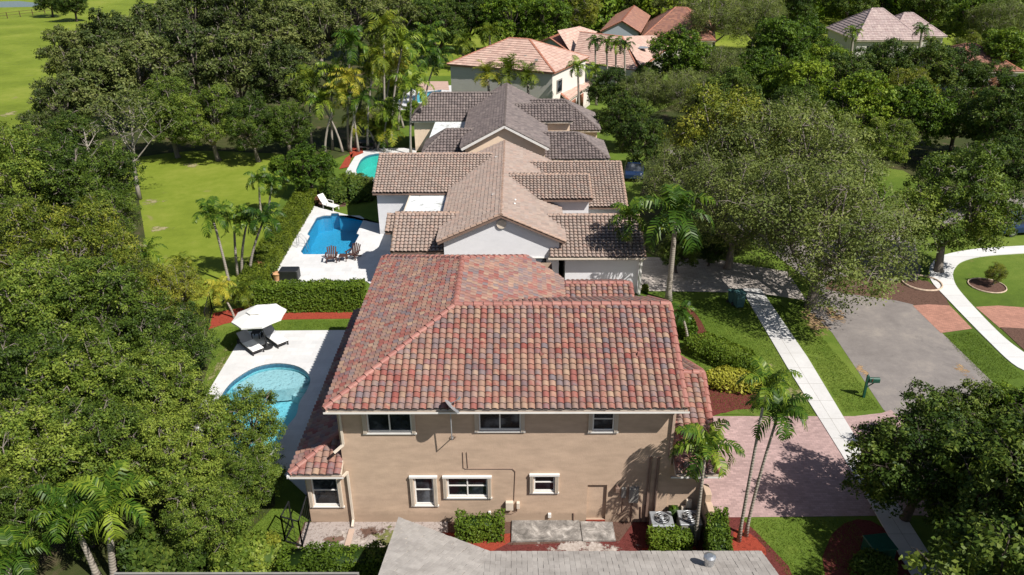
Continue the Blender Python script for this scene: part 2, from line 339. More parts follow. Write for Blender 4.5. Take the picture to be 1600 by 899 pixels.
# ------------------------------------------------------------------ ground and paving
def poly_sheet(name, outer, holes, z, mat, h=0., kind='structure', par=None, sub=0):
    """flat sheet (or slab of thickness h) with holes; outer / holes are lists of (x, y)"""
    bm = bmesh.new(); es = []
    for loop in [outer]+holes:
        vs = [bm.verts.new((p[0], p[1], z)) for p in loop]
        es += [bm.edges.new((vs[i], vs[(i+1) % len(vs)])) for i in range(len(vs))]
    r = bmesh.ops.triangle_fill(bm, use_beauty=True, use_dissolve=False, edges=es)
    bmesh.ops.recalc_face_normals(bm, faces=bm.faces)
    if sum(f.normal.z for f in bm.faces) < 0: bmesh.ops.reverse_faces(bm, faces=bm.faces)
    if h:
        ex = bmesh.ops.extrude_face_region(bm, geom=list(bm.faces))
        vs = [e for e in ex['geom'] if isinstance(e, bmesh.types.BMVert)]
        bmesh.ops.translate(bm, verts=[v for v in bm.verts if v not in set(vs)], vec=(0, 0, -h))
        bmesh.ops.recalc_face_normals(bm, faces=bm.faces)
    me = bpy.data.meshes.new(name); bm.to_mesh(me); bm.free(); me.materials.append(mat)
    o = link(bpy.data.objects.new(name, me))
    if kind: o['kind'] = kind
    if par is not None: attach(o, par)
    return o
def attach(o, par):
    o.parent = par
    if par.type == 'EMPTY' and par.get('wf'): o.location = -Vector(par.location)
def smooth_loop(pts, n=4, closed=True):
    out = []; N = len(pts)
    for i in range(N if closed else N-1):
        p = [Vector(pts[(i+k) % N] if closed else pts[min(max(i+k, 0), N-1)]) for k in (-1, 0, 1, 2)]
        for j in range(n):
            t = j/n; out.append(tuple(.5*((2*p[1]) + (p[2]-p[0])*t + (2*p[0]-5*p[1]+4*p[2]-p[3])*t*t + (3*p[1]-p[0]-3*p[2]+p[3])*t**3)))
    if not closed: out.append(tuple(pts[-1]))
    return out
def gp(l, z=0.): return [tuple(at(x, y, z)[:2]) for x, y in l]
pool1 = smooth_loop(gp([(342, 628), (357, 604), (376, 588), (400, 575), (430, 569), (460, 572), (479, 582), (485, 595), (479, 612), (468, 630), (463, 650), (449, 668), (437, 692), (418, 712), (385, 714), (350, 695), (334, 660)]))
pool2 = gp([(505, 338), (517, 337.5), (518, 334), (529, 334), (530, 337.5), (562, 338), (569, 342), (557.5, 366), (561.5, 368), (548, 394.5), (539, 398.5), (474, 398.5), (470, 394), (484, 370), (480, 367), (495, 341)])
pool3 = smooth_loop(gp([(558, 272), (560, 258), (568, 247), (585, 241), (615, 240), (640, 246), (640, 262), (615, 274), (585, 279)]))
pool4 = gp([(652, 146), (690, 141), (688, 152), (660, 160), (640, 163)])
BIG = 900
ground = poly_sheet('ground', [(-BIG, -60), (BIG, -60), (BIG, 1500), (-BIG, 1500)], [pool1, pool2, pool3, pool4], 0, M['field'])
def sheet(name, px, z, mat, smooth=0, holes=(), h=0., label=None):
    pts = gp(px); pts = smooth_loop(pts, smooth) if smooth else pts
    return poly_sheet(name, pts, list(holes), z, mat, h)
# house lots: mown lawn a little darker than the open field
sheet('lawn', [(200, 990), (300, 560), (330, 500), (400, 445), (430, 330), (500, 180), (600, 120), (1640, 110), (1990, 560), (2200, 990)], .004, M['lawn'], holes=[pool1, pool2, pool3, pool4])
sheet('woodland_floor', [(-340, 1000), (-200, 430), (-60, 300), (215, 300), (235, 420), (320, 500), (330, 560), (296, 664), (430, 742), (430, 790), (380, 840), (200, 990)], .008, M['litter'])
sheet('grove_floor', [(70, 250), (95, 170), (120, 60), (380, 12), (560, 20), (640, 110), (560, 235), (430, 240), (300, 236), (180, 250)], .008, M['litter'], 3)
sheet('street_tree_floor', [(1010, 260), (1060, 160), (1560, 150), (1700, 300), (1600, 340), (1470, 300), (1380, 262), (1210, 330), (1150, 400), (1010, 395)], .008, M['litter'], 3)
sheet('road', [(1285, 455), (1330, 448), (1420, 470), (1620, 665), (1640, 760), (1560, 800), (1440, 700), (1380, 640), (1300, 520), (1266, 488)], .012, M['asphalt'])
poly_sheet('far_road', gp([(1285, 456), (1420, 471), (1440, 420), (1425, 360), (1500, 345), (1700, 340), (1700, 300), (1480, 318), (1400, 330), (1290, 380), (1150, 300), (1080, 230), (1040, 235), (1120, 330), (1240, 420)]), [], .010, M['asphalt'])
poly_sheet('sidewalk', gp([(1158, 452), (1188, 452), (1262, 560), (1352, 710), (1530, 990), (1475, 990), (1316, 713), (1230, 575)]), [], .05, M['walk'], .05)
sheet('driveway', [(1100, 651), (1277, 651), (1335, 651), (1378, 646), (1392, 641), (1420, 665), (1500, 770), (1540, 830), (1440, 806), (1150, 809), (1080, 809), (1100, 740)], .02, M['pave'])
sheet('neighbour_driveway', [(1000, 455), (1005, 402), (1120, 406), (1230, 425), (1260, 470), (1180, 458)], .02, M['pave3'])
cw = smooth_loop(gp([(1640, 590), (1590, 575), (1540, 530), (1478, 466), (1455, 440), (1452, 420), (1468, 402), (1510, 392), (1560, 387), (1700, 380)]), 5, False)
cw2 = smooth_loop(gp([(1700, 392), (1560, 399), (1510, 407), (1492, 420), (1490, 438), (1505, 462), (1560, 520), (1600, 552), (1660, 590)]), 5, False)
poly_sheet('curved_sidewalk', cw+cw2, [], .05, M['curvewalk'], .05)
sheet('brick_apron', [(1426, 478), (1450, 476), (1484, 478), (1519, 514), (1470, 521)], .018, M['pave2'])
sheet('brick_drive', [(1524, 480), (1560, 478), (1700, 488), (1700, 540), (1598, 520), (1562, 513)], .018, M['pave2'])
sheet('mulch_strip', [(1562, 512), (1600, 514), (1640, 520), (1640, 575), (1600, 548)], .03, M['mulch_brown'])
sheet('mulch_under_trees', [(1290, 452), (1330, 430), (1400, 440), (1450, 440), (1484, 478), (1450, 482), (1400, 470)], .016, M['mulch_brown'], 3)
# mulch beds and soil
for l, mm in (([(570, 815), (660, 815), (640, 866), (575, 868)], 'weedpatch'), ([(480, 855), (620, 850), (620, 872), (470, 872)], 'weedpatch'), ([(500, 836), (545, 834), (550, 850), (505, 852)], 'dirtpatch'), ([(550, 816), (620, 816), (600, 850), (555, 842)], 'dirtpatch')): sheet('weedy_patch', l, .02, M[mm], 2)
for l in ([(1280, 470), (1320, 478), (1318, 515), (1290, 510)], [(1330, 565), (1345, 562), (1362, 590), (1352, 600)], [(1230, 470), (1300, 500), (1290, 540), (1240, 500)], [(1480, 560), (1530, 590), (1510, 600)]): sheet('fallen_leaves', l, .016, M['leafpatch'], 2)
poly_sheet('side_yard_ground', [(-8, 37), (7.6, 37), (7.6, 43.4), (-8, 43.4)], [], .006, M['soil'])  # added pale strip that cuts green grass bounce on the grey garage wall
sheet('side_yard_ground', [(476, 816), (660, 812), (1100, 812), (1110, 900), (600, 900), (455, 868)], .006, M['mulch_brown'])
sheet('red_mulch_bed', [(326, 516), (333, 490), (372, 482), (430, 483), (570, 484), (570, 498), (448, 500), (412, 503), (382, 500), (350, 507)], .02, M['mulch_red'])
sheet('red_mulch_bed', [(690, 832), (745, 838), (798, 834), (800, 846), (770, 862), (720, 852)], .016, M['mulch_red'])
sheet('maroon_mulch_strip', [(640, 818), (800, 852), (968, 846), (990, 816), (1120, 816), (1100, 880), (640, 890)], .010, M['mulch_dark'])
sheet('red_mulch_bed', [(1003, 857), (1086, 853), (1090, 866), (1003, 870)], .016, M['mulch_red'])
sheet('red_mulch_bed', [(1146, 832), (1166, 830), (1196, 858), (1190, 872), (1148, 870)], .022, M['mulch_red'], 2)
sheet('maroon_mulch_strip', [(1090, 800), (1150, 803), (1180, 830), (1232, 885), (1240, 905), (1090, 900)], .014, M['mulch_dark'])
sheet('maroon_mulch_bed', [(1100, 600), (1180, 612), (1172, 640), (1128, 646), (1100, 650)], .022, M['mulch_dark'], 2)
sheet('maroon_mulch_bed', [(1060, 478), (1085, 488), (1104, 520), (1104, 534), (1075, 530), (1055, 500)], .022, M['mulch_dark'], 2)
sheet('shaded_mulch_bed', [(1300, 835), (1340, 812), (1380, 825), (1420, 870), (1420, 905), (1290, 905)], .022, M['mulch_dark'], 2)
sheet('grass_edge_strip', [(1128, 648), (1150, 641), (1180, 640), (1180, 650)], .03, M['lawn'])
sheet('side_yard_ground', [(478, 817), (700, 812), (700, 860), (600, 874), (460, 868)], .012, M['soil'])
sheet('sandy_patch', [(480, 824), (600, 822), (610, 868), (470, 866)], .016, M['sandpatch'])
sheet('sandy_patch', [(805, 846), (1000, 838), (1020, 872), (800, 874)], .018, M['sandpatch'])
sheet('pool_side_soil', [(455, 325), (470, 305), (530, 308), (540, 323), (500, 323)], .01, M['mulch_brown'], 2)
sheet('hedge_foot_soil', [(404, 442), (410, 415), (470, 330), (488, 323), (492, 324), (424, 425), (412, 442)], .012, M['mulch_brown'])
for i, l in enumerate([[(205, 318), (240, 308), (268, 312), (255, 322), (215, 324)], [(225, 358), (255, 350), (282, 356), (265, 366), (235, 364)], [(205, 378), (240, 374), (235, 390), (200, 395)], [(275, 258), (300, 252), (320, 262), (290, 266)],
                       [(-2, 178), (18, 172), (30, 178), (10, 186)], [(1235, 590), (1300, 600), (1280, 640), (1230, 640)], [(1165, 560), (1205, 562), (1215, 582), (1175, 584)], [(345, 540), (372, 540), (330, 620), (310, 640)]]):
    sheet('bare_patch', l, .011, M['patch'], 2)
sheet('concrete_pad', [(800, 815), (905, 815), (909, 846), (799, 848)], .09, M['pad'], h=.09)
sheet('concrete_pad', [(906.5, 817), (957, 818), (962, 847), (910.5, 847)], .08, M['pad'], h=.08)
sheet('lake', [(-60, 4), (30, 2), (70, 6), (50, 11), (-60, 13)], .01, M['glass'])
# pools: a basin with floor, waterline tile and water, each one thing
def pool(label, loop, depth, plas, wat, extra=None, group='swimming pools behind the houses'):
    c = sum((Vector((*p, 0)) for p in loop), Vector())/len(loop)
    r = root('swimming_pool', (c.x, c.y, 0), label, 'pool', group)
    n = len(loop)
    a = MB(); a.add([(*p, z) for z in (-.22, -depth) for p in loop], [(i, (i+1) % n, (i+1) % n+n, i+n) for i in range(n)]); a.build('basin_wall', plas, r)
    poly_sheet('basin_floor', loop, [], -depth, plas, kind=None, par=r)
    b = MB(); b.add([(*p, z) for z in (.05, -.22) for p in loop], [(i, (i+1) % n, (i+1) % n+n, i+n) for i in range(n)]); b.build('waterline_tile', M['pooltile'], r)
    poly_sheet('water', loop, [], -.07, wat, kind=None, par=r)
    if extra: extra(r)
    return r
def shelf1(r):
    pts = smooth_loop(gp([(362, 600), (376, 589), (400, 576), (430, 570), (460, 573), (478, 583), (481, 589), (455, 599), (420, 602), (385, 602)]), 3)
    poly_sheet('sun_shelf', pts, [], -.32, M['shelf'], .7, kind=None, par=r)
    c = at(466, 604, -.4)
    for k, (rr, z) in enumerate(((.55, -.45), (.95, -.7))):
        m = MB(); m.lathe([(0.01, 0), (rr, 0), (rr, -.6)], (c.x+.35, c.y+.35, z), 20); m.build('step', M['shelf'], r)
pool('free-form pool with a pale round sun shelf below the white umbrella', pool1, 1.15, M['plas1'], M['water1'], shelf1)
pool('deep blue pool with clipped corners beside the brown wooden chairs', pool2, 1.3, M['plas2'], M['water2'])
pool('turquoise pool partly behind the tan tiled wing of the house', pool3, 1.2, M['plas3'], M['water3'])
pool('small light blue pool farthest back, beside the grey two-storey house', pool4, 1.2, M['plas1'], M['water1'])
D1 = gp([(383, 518.5), (546, 517)])+[(-8.42, 36), (-8.42, 24.6)]+gp([(443, 742), (400, 735), (345, 712), (296, 662)])
poly_sheet('pool_deck', D1, [pool1], .05, M['deck'], .05)
D2 = gp([(491, 323)])+[(-10.3, 56), (-8.0, 56), (-8.0, 43.2)]+gp([(572, 440), (410, 443), (424, 424)])
poly_sheet('pool_deck', D2, [pool2], .05, M['deck2'], .05)
poly_sheet('pool_deck', gp([(542, 266), (558, 240), (580, 233), (650, 232), (660, 300), (560, 295), (535, 285)]), [pool3], .05, M['deck2'], .05)
poly_sheet('pool_deck', gp([(622, 158), (645, 140), (705, 134), (715, 160), (690, 172), (615, 172)]), [pool4], .05, M['deck'], .05)
sheet('terracotta_terrace', [(655, 128), (700, 128), (702, 142), (690, 141), (652, 143)], .07, M['tile4'])
for l in ([(545, 232), (565, 228), (568, 240), (548, 248)], [(540, 248), (552, 240), (545, 262), (530, 265)]): sheet('red_mulch_bed', l, .06, M['mulch_red'])
# ------------------------------------------------------------------ houses
BARREL = [(0, -.005), (.05, .03), (.16, .062), (.34, .08), (.54, .075), (.72, .05), (.86, .018), (.94, -.01), (1., -.005)]
FLAT = [(0, 0), (.03, .012), (.97, .012), (1, 0)]
def tile_geo(poly, pw, ph, prof, lift=.035, seed=0):
    """clay tiles laid in courses over one roof plane; returns verts, faces clipped to the plane's outline"""
    P = [Vector(p) for p in poly]; n = Vector()
    for i in range(1, len(P)-1): n += (P[i]-P[0]).cross(P[i+1]-P[0])
    n.normalize()
    if n.z < 0: n = -n; P = P[::-1]
    u = Vector((0, 0, 1)).cross(n).normalized(); v = n.cross(u)
    O = min(P, key=lambda p: p.dot(v)); us = [(p-O).dot(u) for p in P]; vs = [(p-O).dot(v) for p in P]
    u0, u1, v1 = min(us), max(us), max(vs); nu = int((u1-u0)/pw)+2; nv = int(v1/ph)+1
    pw = (u1-u0)/max(1, nu-2)
    rng = np.random.default_rng(seed+int(abs(O.x*97+O.y*31)))
    k = len(prof); pr = np.array(prof)
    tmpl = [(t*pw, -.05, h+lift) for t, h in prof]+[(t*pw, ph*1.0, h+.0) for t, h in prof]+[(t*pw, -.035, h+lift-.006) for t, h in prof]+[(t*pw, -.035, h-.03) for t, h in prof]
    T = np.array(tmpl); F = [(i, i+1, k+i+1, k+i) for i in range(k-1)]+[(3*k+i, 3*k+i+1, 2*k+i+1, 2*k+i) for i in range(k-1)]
    I, J = np.meshgrid(np.arange(-1, nu), np.arange(0, nv+1)); I = I.ravel(); J = J.ravel()
    nt = len(I); jit = rng.normal(0, 1, (nt, 3))*np.array([.004, .007, .003])
    base = np.stack([u0+I*pw, J*ph, np.zeros(nt)], 1)+jit
    V = base[:, None, :]+T[None]; V = V.reshape(-1, 3)
    W = np.array(O)+V[:, :1]*np.array(u)+V[:, 1:2]*np.array(v)+V[:, 2:3]*np.array(n)
    FF = (np.arange(nt)*len(T))[:, None, None]+np.array(F)[None]; FF = FF.reshape(-1, 4)
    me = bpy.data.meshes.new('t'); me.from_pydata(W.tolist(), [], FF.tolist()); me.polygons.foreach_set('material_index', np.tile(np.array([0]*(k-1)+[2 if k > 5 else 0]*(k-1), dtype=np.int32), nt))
    bm = bmesh.new(); bm.from_mesh(me); bpy.data.meshes.remove(me)
    for i in range(len(P)):
        a, b = P[i], P[(i+1) % len(P)]; e = (b-a).normalized(); out = e.cross(n)
        ov = .06 if abs(e.dot(u)) > .99 and a.dot(v) < O.dot(v)+.05 else 0
        bmesh.ops.bisect_plane(bm, geom=bm.verts[:]+bm.edges[:]+bm.faces[:], plane_co=a+out*ov, plane_no=out, clear_outer=True)
    bm.verts.index_update(); vv = [tuple(x.co) for x in bm.verts]; ff = [tuple(x.index for x in f.verts) for f in bm.faces]; mi = [f.material_index for f in bm.faces]; bm.free()
    return vv, ff, mi
def caps(mb, p, q, r=.11, L=.38, flat=False):
    p = Vector(p); q = Vector(q); d = (q-p); n = max(1, int(d.length/L)); d.normalize(); s = d.cross(Vector((0, 0, 1))).normalized(); upv = s.cross(d)
    if upv.z < 0: upv = -upv
    st = (q-p).length/n
    for i in range(n):
        a = p+d*(i*st-.03); b = p+d*((i+1)*st); vs = []; K = 7
        for c, rr, l in ((a, r*1.12, .05), (b, r*.92, .02)):
            for j in range(K):
                t = math.pi*j/(K-1); vs.append(c+s*(math.cos(t)*rr*1.15)+upv*(math.sin(t)*rr*(.6 if flat else 1)+l-.02))
        mb.add(vs, [(j, j+1, K+j+1, K+j) for j in range(K-1)]+[tuple(range(K)), tuple(reversed(range(K, 2*K)))])
def roof(house, planes, tile, fascia, capm=None, caplines=(), pw=.27, ph=.36, prof=BARREL, thick=.16, capr=.11, flatcap=False, label=None, seed=0, lift=.05):
    """one roof section = one mesh (tiles over a deck with fascia) with its ridge caps as a sub-part"""
    m = MB()
    for pl in planes:
        vv, ff, mi = tile_geo(pl, pw, ph, prof, seed=seed, lift=lift); m.add(vv, ff, 0); m.m[-len(mi):] = mi
        m.prism([Vector(p)-Vector((0, 0, .03)) for p in pl], thick, 1)
    me = bpy.data.meshes.new('roof'); me.from_pydata(m.v, [], m.f); me.materials.append(tile); me.materials.append(fascia); me.materials.append(M['endshade'])
    me.polygons.foreach_set('material_index', m.m); me.update()
    o = link(bpy.data.objects.new('roof', me)); attach(o, house)
    if label: o['label'] = label
    if caplines:
        c = MB(); [caps(c, a, b, capr, flat=flatcap) for a, b in caplines]; cc = c.build('ridge_cap', capm or tile, o)
    return o
def wall_panel(mb, ax, c, a0, a1, z0, z1, holes, depth, m=0, out=-1):
    """wall face in plane (ax='y': y=c; 'x': x=c) from a0..a1, with recessed openings [(a0,a1,z0,z1)]"""
    A = sorted({a0, a1, *[h[0] for h in holes], *[h[1] for h in holes]}); Z = sorted({z0, z1, *[h[2] for h in holes], *[h[3] for h in holes]})
    P = (lambda a, z, d=0: (a, c-out*d, z)) if ax == 'y' else (lambda a, z, d=0: (c-out*d, a, z))
    for i in range(len(A)-1):
        for j in range(len(Z)-1):
            am, zm = (A[i]+A[i+1])/2, (Z[j]+Z[j+1])/2
            if any(h[0] < am < h[1] and h[2] < zm < h[3] for h in holes): continue
            mb.add([P(A[i], Z[j]), P(A[i+1], Z[j]), P(A[i+1], Z[j+1]), P(A[i], Z[j+1])], [(0, 1, 2, 3)], m)
    for h in holes:
        q = [(h[0], h[2]), (h[1], h[2]), (h[1], h[3]), (h[0], h[3])]
        for i in range(4):
            a, b = q[i], q[(i+1) % 4]; mb.add([P(*a), P(*b), P(*b, depth), P(*a, depth)], [(0, 1, 2, 3)], m)
def window(house, Y, x0, x1, z0, z1, shutters=True, split='v', frame='white', deep=.07):
    """window in a wall facing -Y whose face is at Y"""
    f = MB(); t = .055
    for b in ((x0, x0+t, z0, z1), (x1-t, x1, z0, z1), (x0+t, x1-t, z0, z0+t), (x0+t, x1-t, z1-t, z1)): f.box(b[0], b[1], Y+.005, Y+deep, b[2], b[3])
    if shutters:
        f.box(x0-.17, x1+.17, Y-.11, Y-.004, z1-.01, z1+.07); f.box(x0-.17, x1+.17, Y-.065, Y-.004, z0-.075, z0-.012)
    o = f.build('window', M[frame], house)
    xm, zm = (x0+x1)/2, (z0+z1)/2; g = MB()
    if 'v' in split: g.box(xm-.025, xm+.025, Y+.012, Y+deep-.01, z0+t, z1-t)
    if 'h' in split: g.box(x0+t, x1-t, Y+.016, Y+deep-.012, zm-.02+.03, zm+.02+.03)
    if g.v: g.build('mullion', M[frame], o)
    p = MB(); p.box(x0+t-.005, x1-t+.005, Y+.05, Y+.056, z0+t-.005, z1-t+.005); p.build('pane', M['glass'], o)
    if shutters:
        for s, xa in ((-1, x0-.15), (1, x1+.01)):
            q = MB()
            for k in range(4): q.box(xa+k*.035, xa+k*.035+.022, Y-.1+.012*(k % 2), Y-.006, z0-.02, z1-.01)
            q.box(xa+.004, xa+.13, Y-.05, Y-.008, z0-.015, z1-.02); q.build('storm_shutter', M['cream'], o)
    return o
def vent(house, p, mat, r=.07, h=.28):
    m = MB(); m.lathe([(r*2, -.02), (r*1.9, .02), (r, .05), (r, h), (r*1.5, h), (r*1.5, h+.06), (r*.3, h+.1)], p, 12); return m.build('roof_vent', mat, house, True)
def scoop(house, p, mat, s=.3):
    m = MB(); x, y, z = p
    m.add([(x-s*.5, y-s*.4, z), (x+s*.5, y-s*.4, z), (x+s*.5, y+s*.5, z+.1), (x-s*.5, y+s*.5, z+.1), (x-s*.4, y-s*.35, z+s*.55), (x+s*.4, y-s*.35, z+s*.55), (x+s*.3, y+s*.4, z+s*.4), (x-s*.3, y+s*.4, z+s*.4)],
          [(4, 5, 6, 7), (0, 4, 7, 3), (1, 2, 6, 5), (2, 3, 7, 6), (0, 1, 5, 4)]); return m.build('roof_vent', mat, house)
# ---- house 1, the big two-storey house
YF = 23.53
H1 = root('two_storey_house', (-.4, YF, 0), 'large tan stucco house with multicoloured red barrel tile roof, nearest in full view', 'house')
def fx(px, py): p = at(px, py, Y=YF); return p.x, p.z
def wrect(px0, py0, px1, py1):
    a = fx(px0, py0); b = fx(px1, py1); cx0 = (a[0]+fx(px0, py1)[0])/2; cx1 = (b[0]+fx(px1, py0)[0])/2
    return cx0, cx1, b[1], a[1]
W1 = [(573, 640, 643, 675, 'v'), (748, 640, 814, 672, 'v'), (926, 639, 960, 673, 'h'), (648, 745, 678, 788, 'h'), (699, 745, 762, 776, 'vh'), (834, 742, 867, 768, 'h')]
wr = [(*wrect(a, b, c, d), s) for a, b, c, d, s in W1]
door = wrect(917, 758, 947, 815); door = (door[0], door[1], .12, door[3])
m = MB(); wall_panel(m, 'y', YF, -6.75, 5.87, 0, 5.78, [x[:4] for x in wr]+[door], .12)
m.add([(-6.75, YF, 0), (-6.75, 36, 0), (-6.75, 36, 5.78), (-6.75, YF, 5.78)], [(0, 1, 2, 3)]); m.add([(5.87, YF, 0), (5.87, 31.2, 0), (5.87, 31.2, 5.78), (5.87, YF, 5.78), (5.87, 27.3, 7.7)], [(0, 1, 2, 4, 3)])
m.add([(5.87, 31.2, 0), (1.75, 31.2, 0), (1.75, 31.2, 5.78), (5.87, 31.2, 5.78)], [(0, 1, 2, 3)]); m.add([(1.75, 31.2, 0), (1.75, 36, 0), (1.75, 36, 5.78), (1.75, 31.2, 5.78)], [(0, 1, 2, 3)])
m.add([(1.75, 36, 0), (-6.75, 36, 0), (-6.75, 36, 5.78), (1.75, 36, 5.78)], [(0, 1, 2, 3)])
m.build('wall', M['stucco1'], H1)
m = MB(); wall_panel(m, 'y', YF+.01, -8.32, -6.75, 0, 2.85, [(*wrect(488, 745, 529, 790)[:2], *wrect(488, 745, 529, 790)[2:])], .12)
m.add([(-8.32, YF+.01, 0), (-8.32, 35.8, 0), (-8.32, 35.8, 2.85), (-8.32, YF+.01, 2.85)], [(0, 1, 2, 3)]); m.build('side_wing_wall', M['stucco1'], H1)
m = MB(); m.box(5.88, 7.2, YF+.04, 31, 0, 2.82); m.build('front_wing_wall', M['stucco1'], H1)
m = MB(); m.box(1.76, 5.8, 34, 39.6, 0, 2.7); m.add([(5.8, 34, 2.7), (5.8, 39.6, 2.7), (5.8, 36.8, 4.0)], [(0, 1, 2)]); m.build('garage_wall', M['stucco1'], H1)
for x0, x1, z0, z1, s in wr: window(H1, YF, x0, x1, z0, z1, True, s)
b = wrect(488, 745, 529, 790); window(H1, YF+.01, b[0]+.0, b[1], b[2], b[3], True, 'h')
m = MB(); m.box(door[0]-.002, door[1]+.002, YF+.1, YF+.13, .1, door[3]+.002); m.build('side_door', M['stucco1'], H1)
m = MB(); m.box(door[0], door[1], YF-.03, YF+.1, .02, .115); m.build('door_step', M['mulch_red'], H1)
EV, RZ = 5.9, 7.86
P0, P1 = (-2.5, 27.3, RZ), (-2.5, 31.9, RZ)
fl, fr, rr_, bl = (-6.98, 22.95, EV), (6.12, 22.95, EV), (6.12, 27.3, RZ), (-6.98, 36.5, EV)
roof(H1, [[fl, fr, rr_, P0], [fl, P0, P1, bl], [P0, (2.15, 31.7, 5.88), (2.15, 33.9, 5.88), (.52, 34.95, 6.57), P1], [rr_, (6.12, 31.7, 5.88), (2.15, 31.7, 5.88), P0], [P1, (.52, 34.95, 6.57), (-1, 36.5, EV), bl]],
     M['tile1'], M['cream'], M['cap1'], [(fl, P0), (P0, rr_), (P0, P1), (P1, bl), (P1, (.52, 34.95, 6.57)), ((6.05, 22.95, EV), (6.05, 27.3, RZ)), ((6.05, 31.7, 5.88), (6.05, 27.3, RZ))], pw=.262, ph=.24)
roof(H1, [[(2.2, 33.5, 2.75), (6.12, 33.5, 2.75), (6.12, 36.8, 4.2), (2.2, 36.8, 4.2)], [(6.05, 36.8, 4.2), (6.05, 40.1, 2.75), (2.2, 40.1, 2.75), (2.2, 36.8, 4.2)]], M['tile1'], M['cream'], M['cap1'], [((2.2, 36.8, 4.2), (6.05, 36.8, 4.2)), ((6.0, 33.5, 2.75), (6.0, 36.8, 4.2))], pw=.262, ph=.24)
roof(H1, [[(5.95, 23.0, 2.9), (7.6, 23.0, 2.9), (7.75, 27.2, 4.7), (5.95, 27.2, 4.7)], [(5.95, 27.2, 4.7), (7.75, 27.2, 4.7), (7.75, 31.2, 2.95), (5.95, 31.2, 2.95)]], M['tile1'], M['cream'], M['cap1'], [((5.95, 27.2, 4.7), (7.75, 27.2, 4.7)), ((7.54, 23.0, 2.9), (7.7, 27.2, 4.7)), ((7.7, 31.2, 2.95), (7.7, 27.2, 4.7)), ((6.2, 23.4, 3.05), (6.2, 27.2, 4.7))], pw=.262, ph=.24)
roof(H1, [[(-8.65, 23.0, 2.9), (-6.73, 23.0, 2.9), (-6.73, 24.9, 3.76)], [(-8.65, 23.0, 2.9), (-6.73, 24.9, 3.76), (-6.73, 36.2, 3.76), (-8.65, 36.2, 2.9)]], M['tile1'], M['cream'], M['cap1'], [((-8.65, 23.0, 2.9), (-6.73, 24.9, 3.76))], pw=.262, ph=.24)
def gutter(x0, x1, y, z, par=H1): m = MB(); m.box(x0, x1, y-.115, y-.02, z-.11, z-.09, 1); m.box(x0, x1, y-.13, y-.116, z-.11, z-.04, 0); return m.build('gutter', [M['white'], M['pipe']], par)  # dark trough floor: shade of the gap under the tiles put into colour
gutter(-7.02, 6.16, 22.93, 5.88); gutter(-8.68, -6.6, 22.98, 2.88); gutter(5.75, 7.62, 22.98, 2.88)
m = MB(); m.box(-8.77, -8.66, 22.9, 36.2, 2.74, 2.86); m.build('gutter', M['white'], H1)
def spout(pts, mat, w=.085, par=H1):
    m = MB()
    for i in range(len(pts)-1): m.bar(pts[i], pts[i+1], w, w)
    return m.build('downspout', mat, par)
spout([(-6.95, 22.9, 5.78), (-6.62, YF-.06, 5.45), (-6.62, YF-.06, 3.9), (-6.95, YF-.3, 3.7)], M['cream'])
spout([(-6.66, 22.95, 2.78), (-6.6, YF-.07, 2.6), (-6.6, YF-.07, .2), (-6.6, YF-.35, .08)], M['cream'])
spout([(6.05, 22.95, 5.78), (5.78, YF-.06, 5.5), (5.78, YF-.06, 3.2)], M['tanbox'])
spout([(7.5, 23.05, 2.8), (7.14, YF-.04, 2.6), (7.14, YF-.04, .2)], M['cream'])
m = MB(); p = at(535, 848); m.box(-6.72, -6.5, 22.0, 23.1, .012, .06); m.build('splash_block', M['tanbox'], H1)
for a, b, rr in (((1018, 715), (1010, 800), .055), ((1030, 715), (1022, 800), .055)):
    p = at(*a, Y=YF-.07); q = at(*b, Y=YF-.07); m = MB(); m.bar((p.x, p.y, p.z), (p.x, p.y, .1), .09, .07); m.build('line_cover', M['pipe'], H1)
def fbox(px0, py0, px1, py1, mat, d=.14, name='utility_box'):
    a = at(px0, py0, Y=YF); b = at(px1, py1, Y=YF); m = MB(); m.box(a.x, b.x, YF-d, YF-.003, b.z, a.z); return m.build(name, mat, H1, bevel=.01)
fbox(790, 782, 802, 794, M['cream'], .16); fbox(807, 783, 812, 792, M['cream']); fbox(983, 760, 996, 782, M['greybox'], .16); fbox(971, 761, 977, 776, M['greybox'], .1)
fbox(961, 758, 967, 765, M['pipe'], .2); fbox(1072, 779, 1079, 791, M['cream'], .12); fbox(1064, 789, 1070, 794, M['cream'], .12); fbox(856, 801, 861, 807, M['white'], .1); fbox(763, 798, 767, 802, M['white'], .08)
def cable(pts, r=.012, mat='pipe'):
    m = MB(); m.tube([Vector(at(x, y, Y=YF-.02)) for x, y in pts], r, 5); return m.build('cable', M[mat], H1)
cable([(723, 707), (724, 731), (728, 733), (801, 733), (805, 737), (803, 783)]); cable([(729, 707), (731, 732)]); cable([(808, 792), (808, 799), (800, 803), (789, 803)]); cable([(987, 782), (986, 815)], .025); cable([(973, 776), (972, 800)], .02)
for q in ((1008, 790, 1008, 815), (1001, 792, 1001, 815), (896, 802, 896, 814)): cable([(q[0], q[1]), (q[2], q[3])], .03)
def onplane(px, py, p0, n):
    d = ray(px, py); n = Vector(n); return CAM + d*((Vector(p0)-CAM).dot(n)/d.dot(n))
NF, NL = (0, -.45, 1), (-.426, 0, 1)
for q in ((847, 556), (1000, 556)): scoop(H1, onplane(*q, fl, NF)+Vector((0, 0, .03)), M['cap1'], .26 if q[0] > 900 else .16)
for q in ((707, 438), (567, 567), (620, 500)): scoop(H1, onplane(*q, fl, NL)+Vector((0, 0, .03)), M['cap1'], .22 if q[0] != 620 else .1)
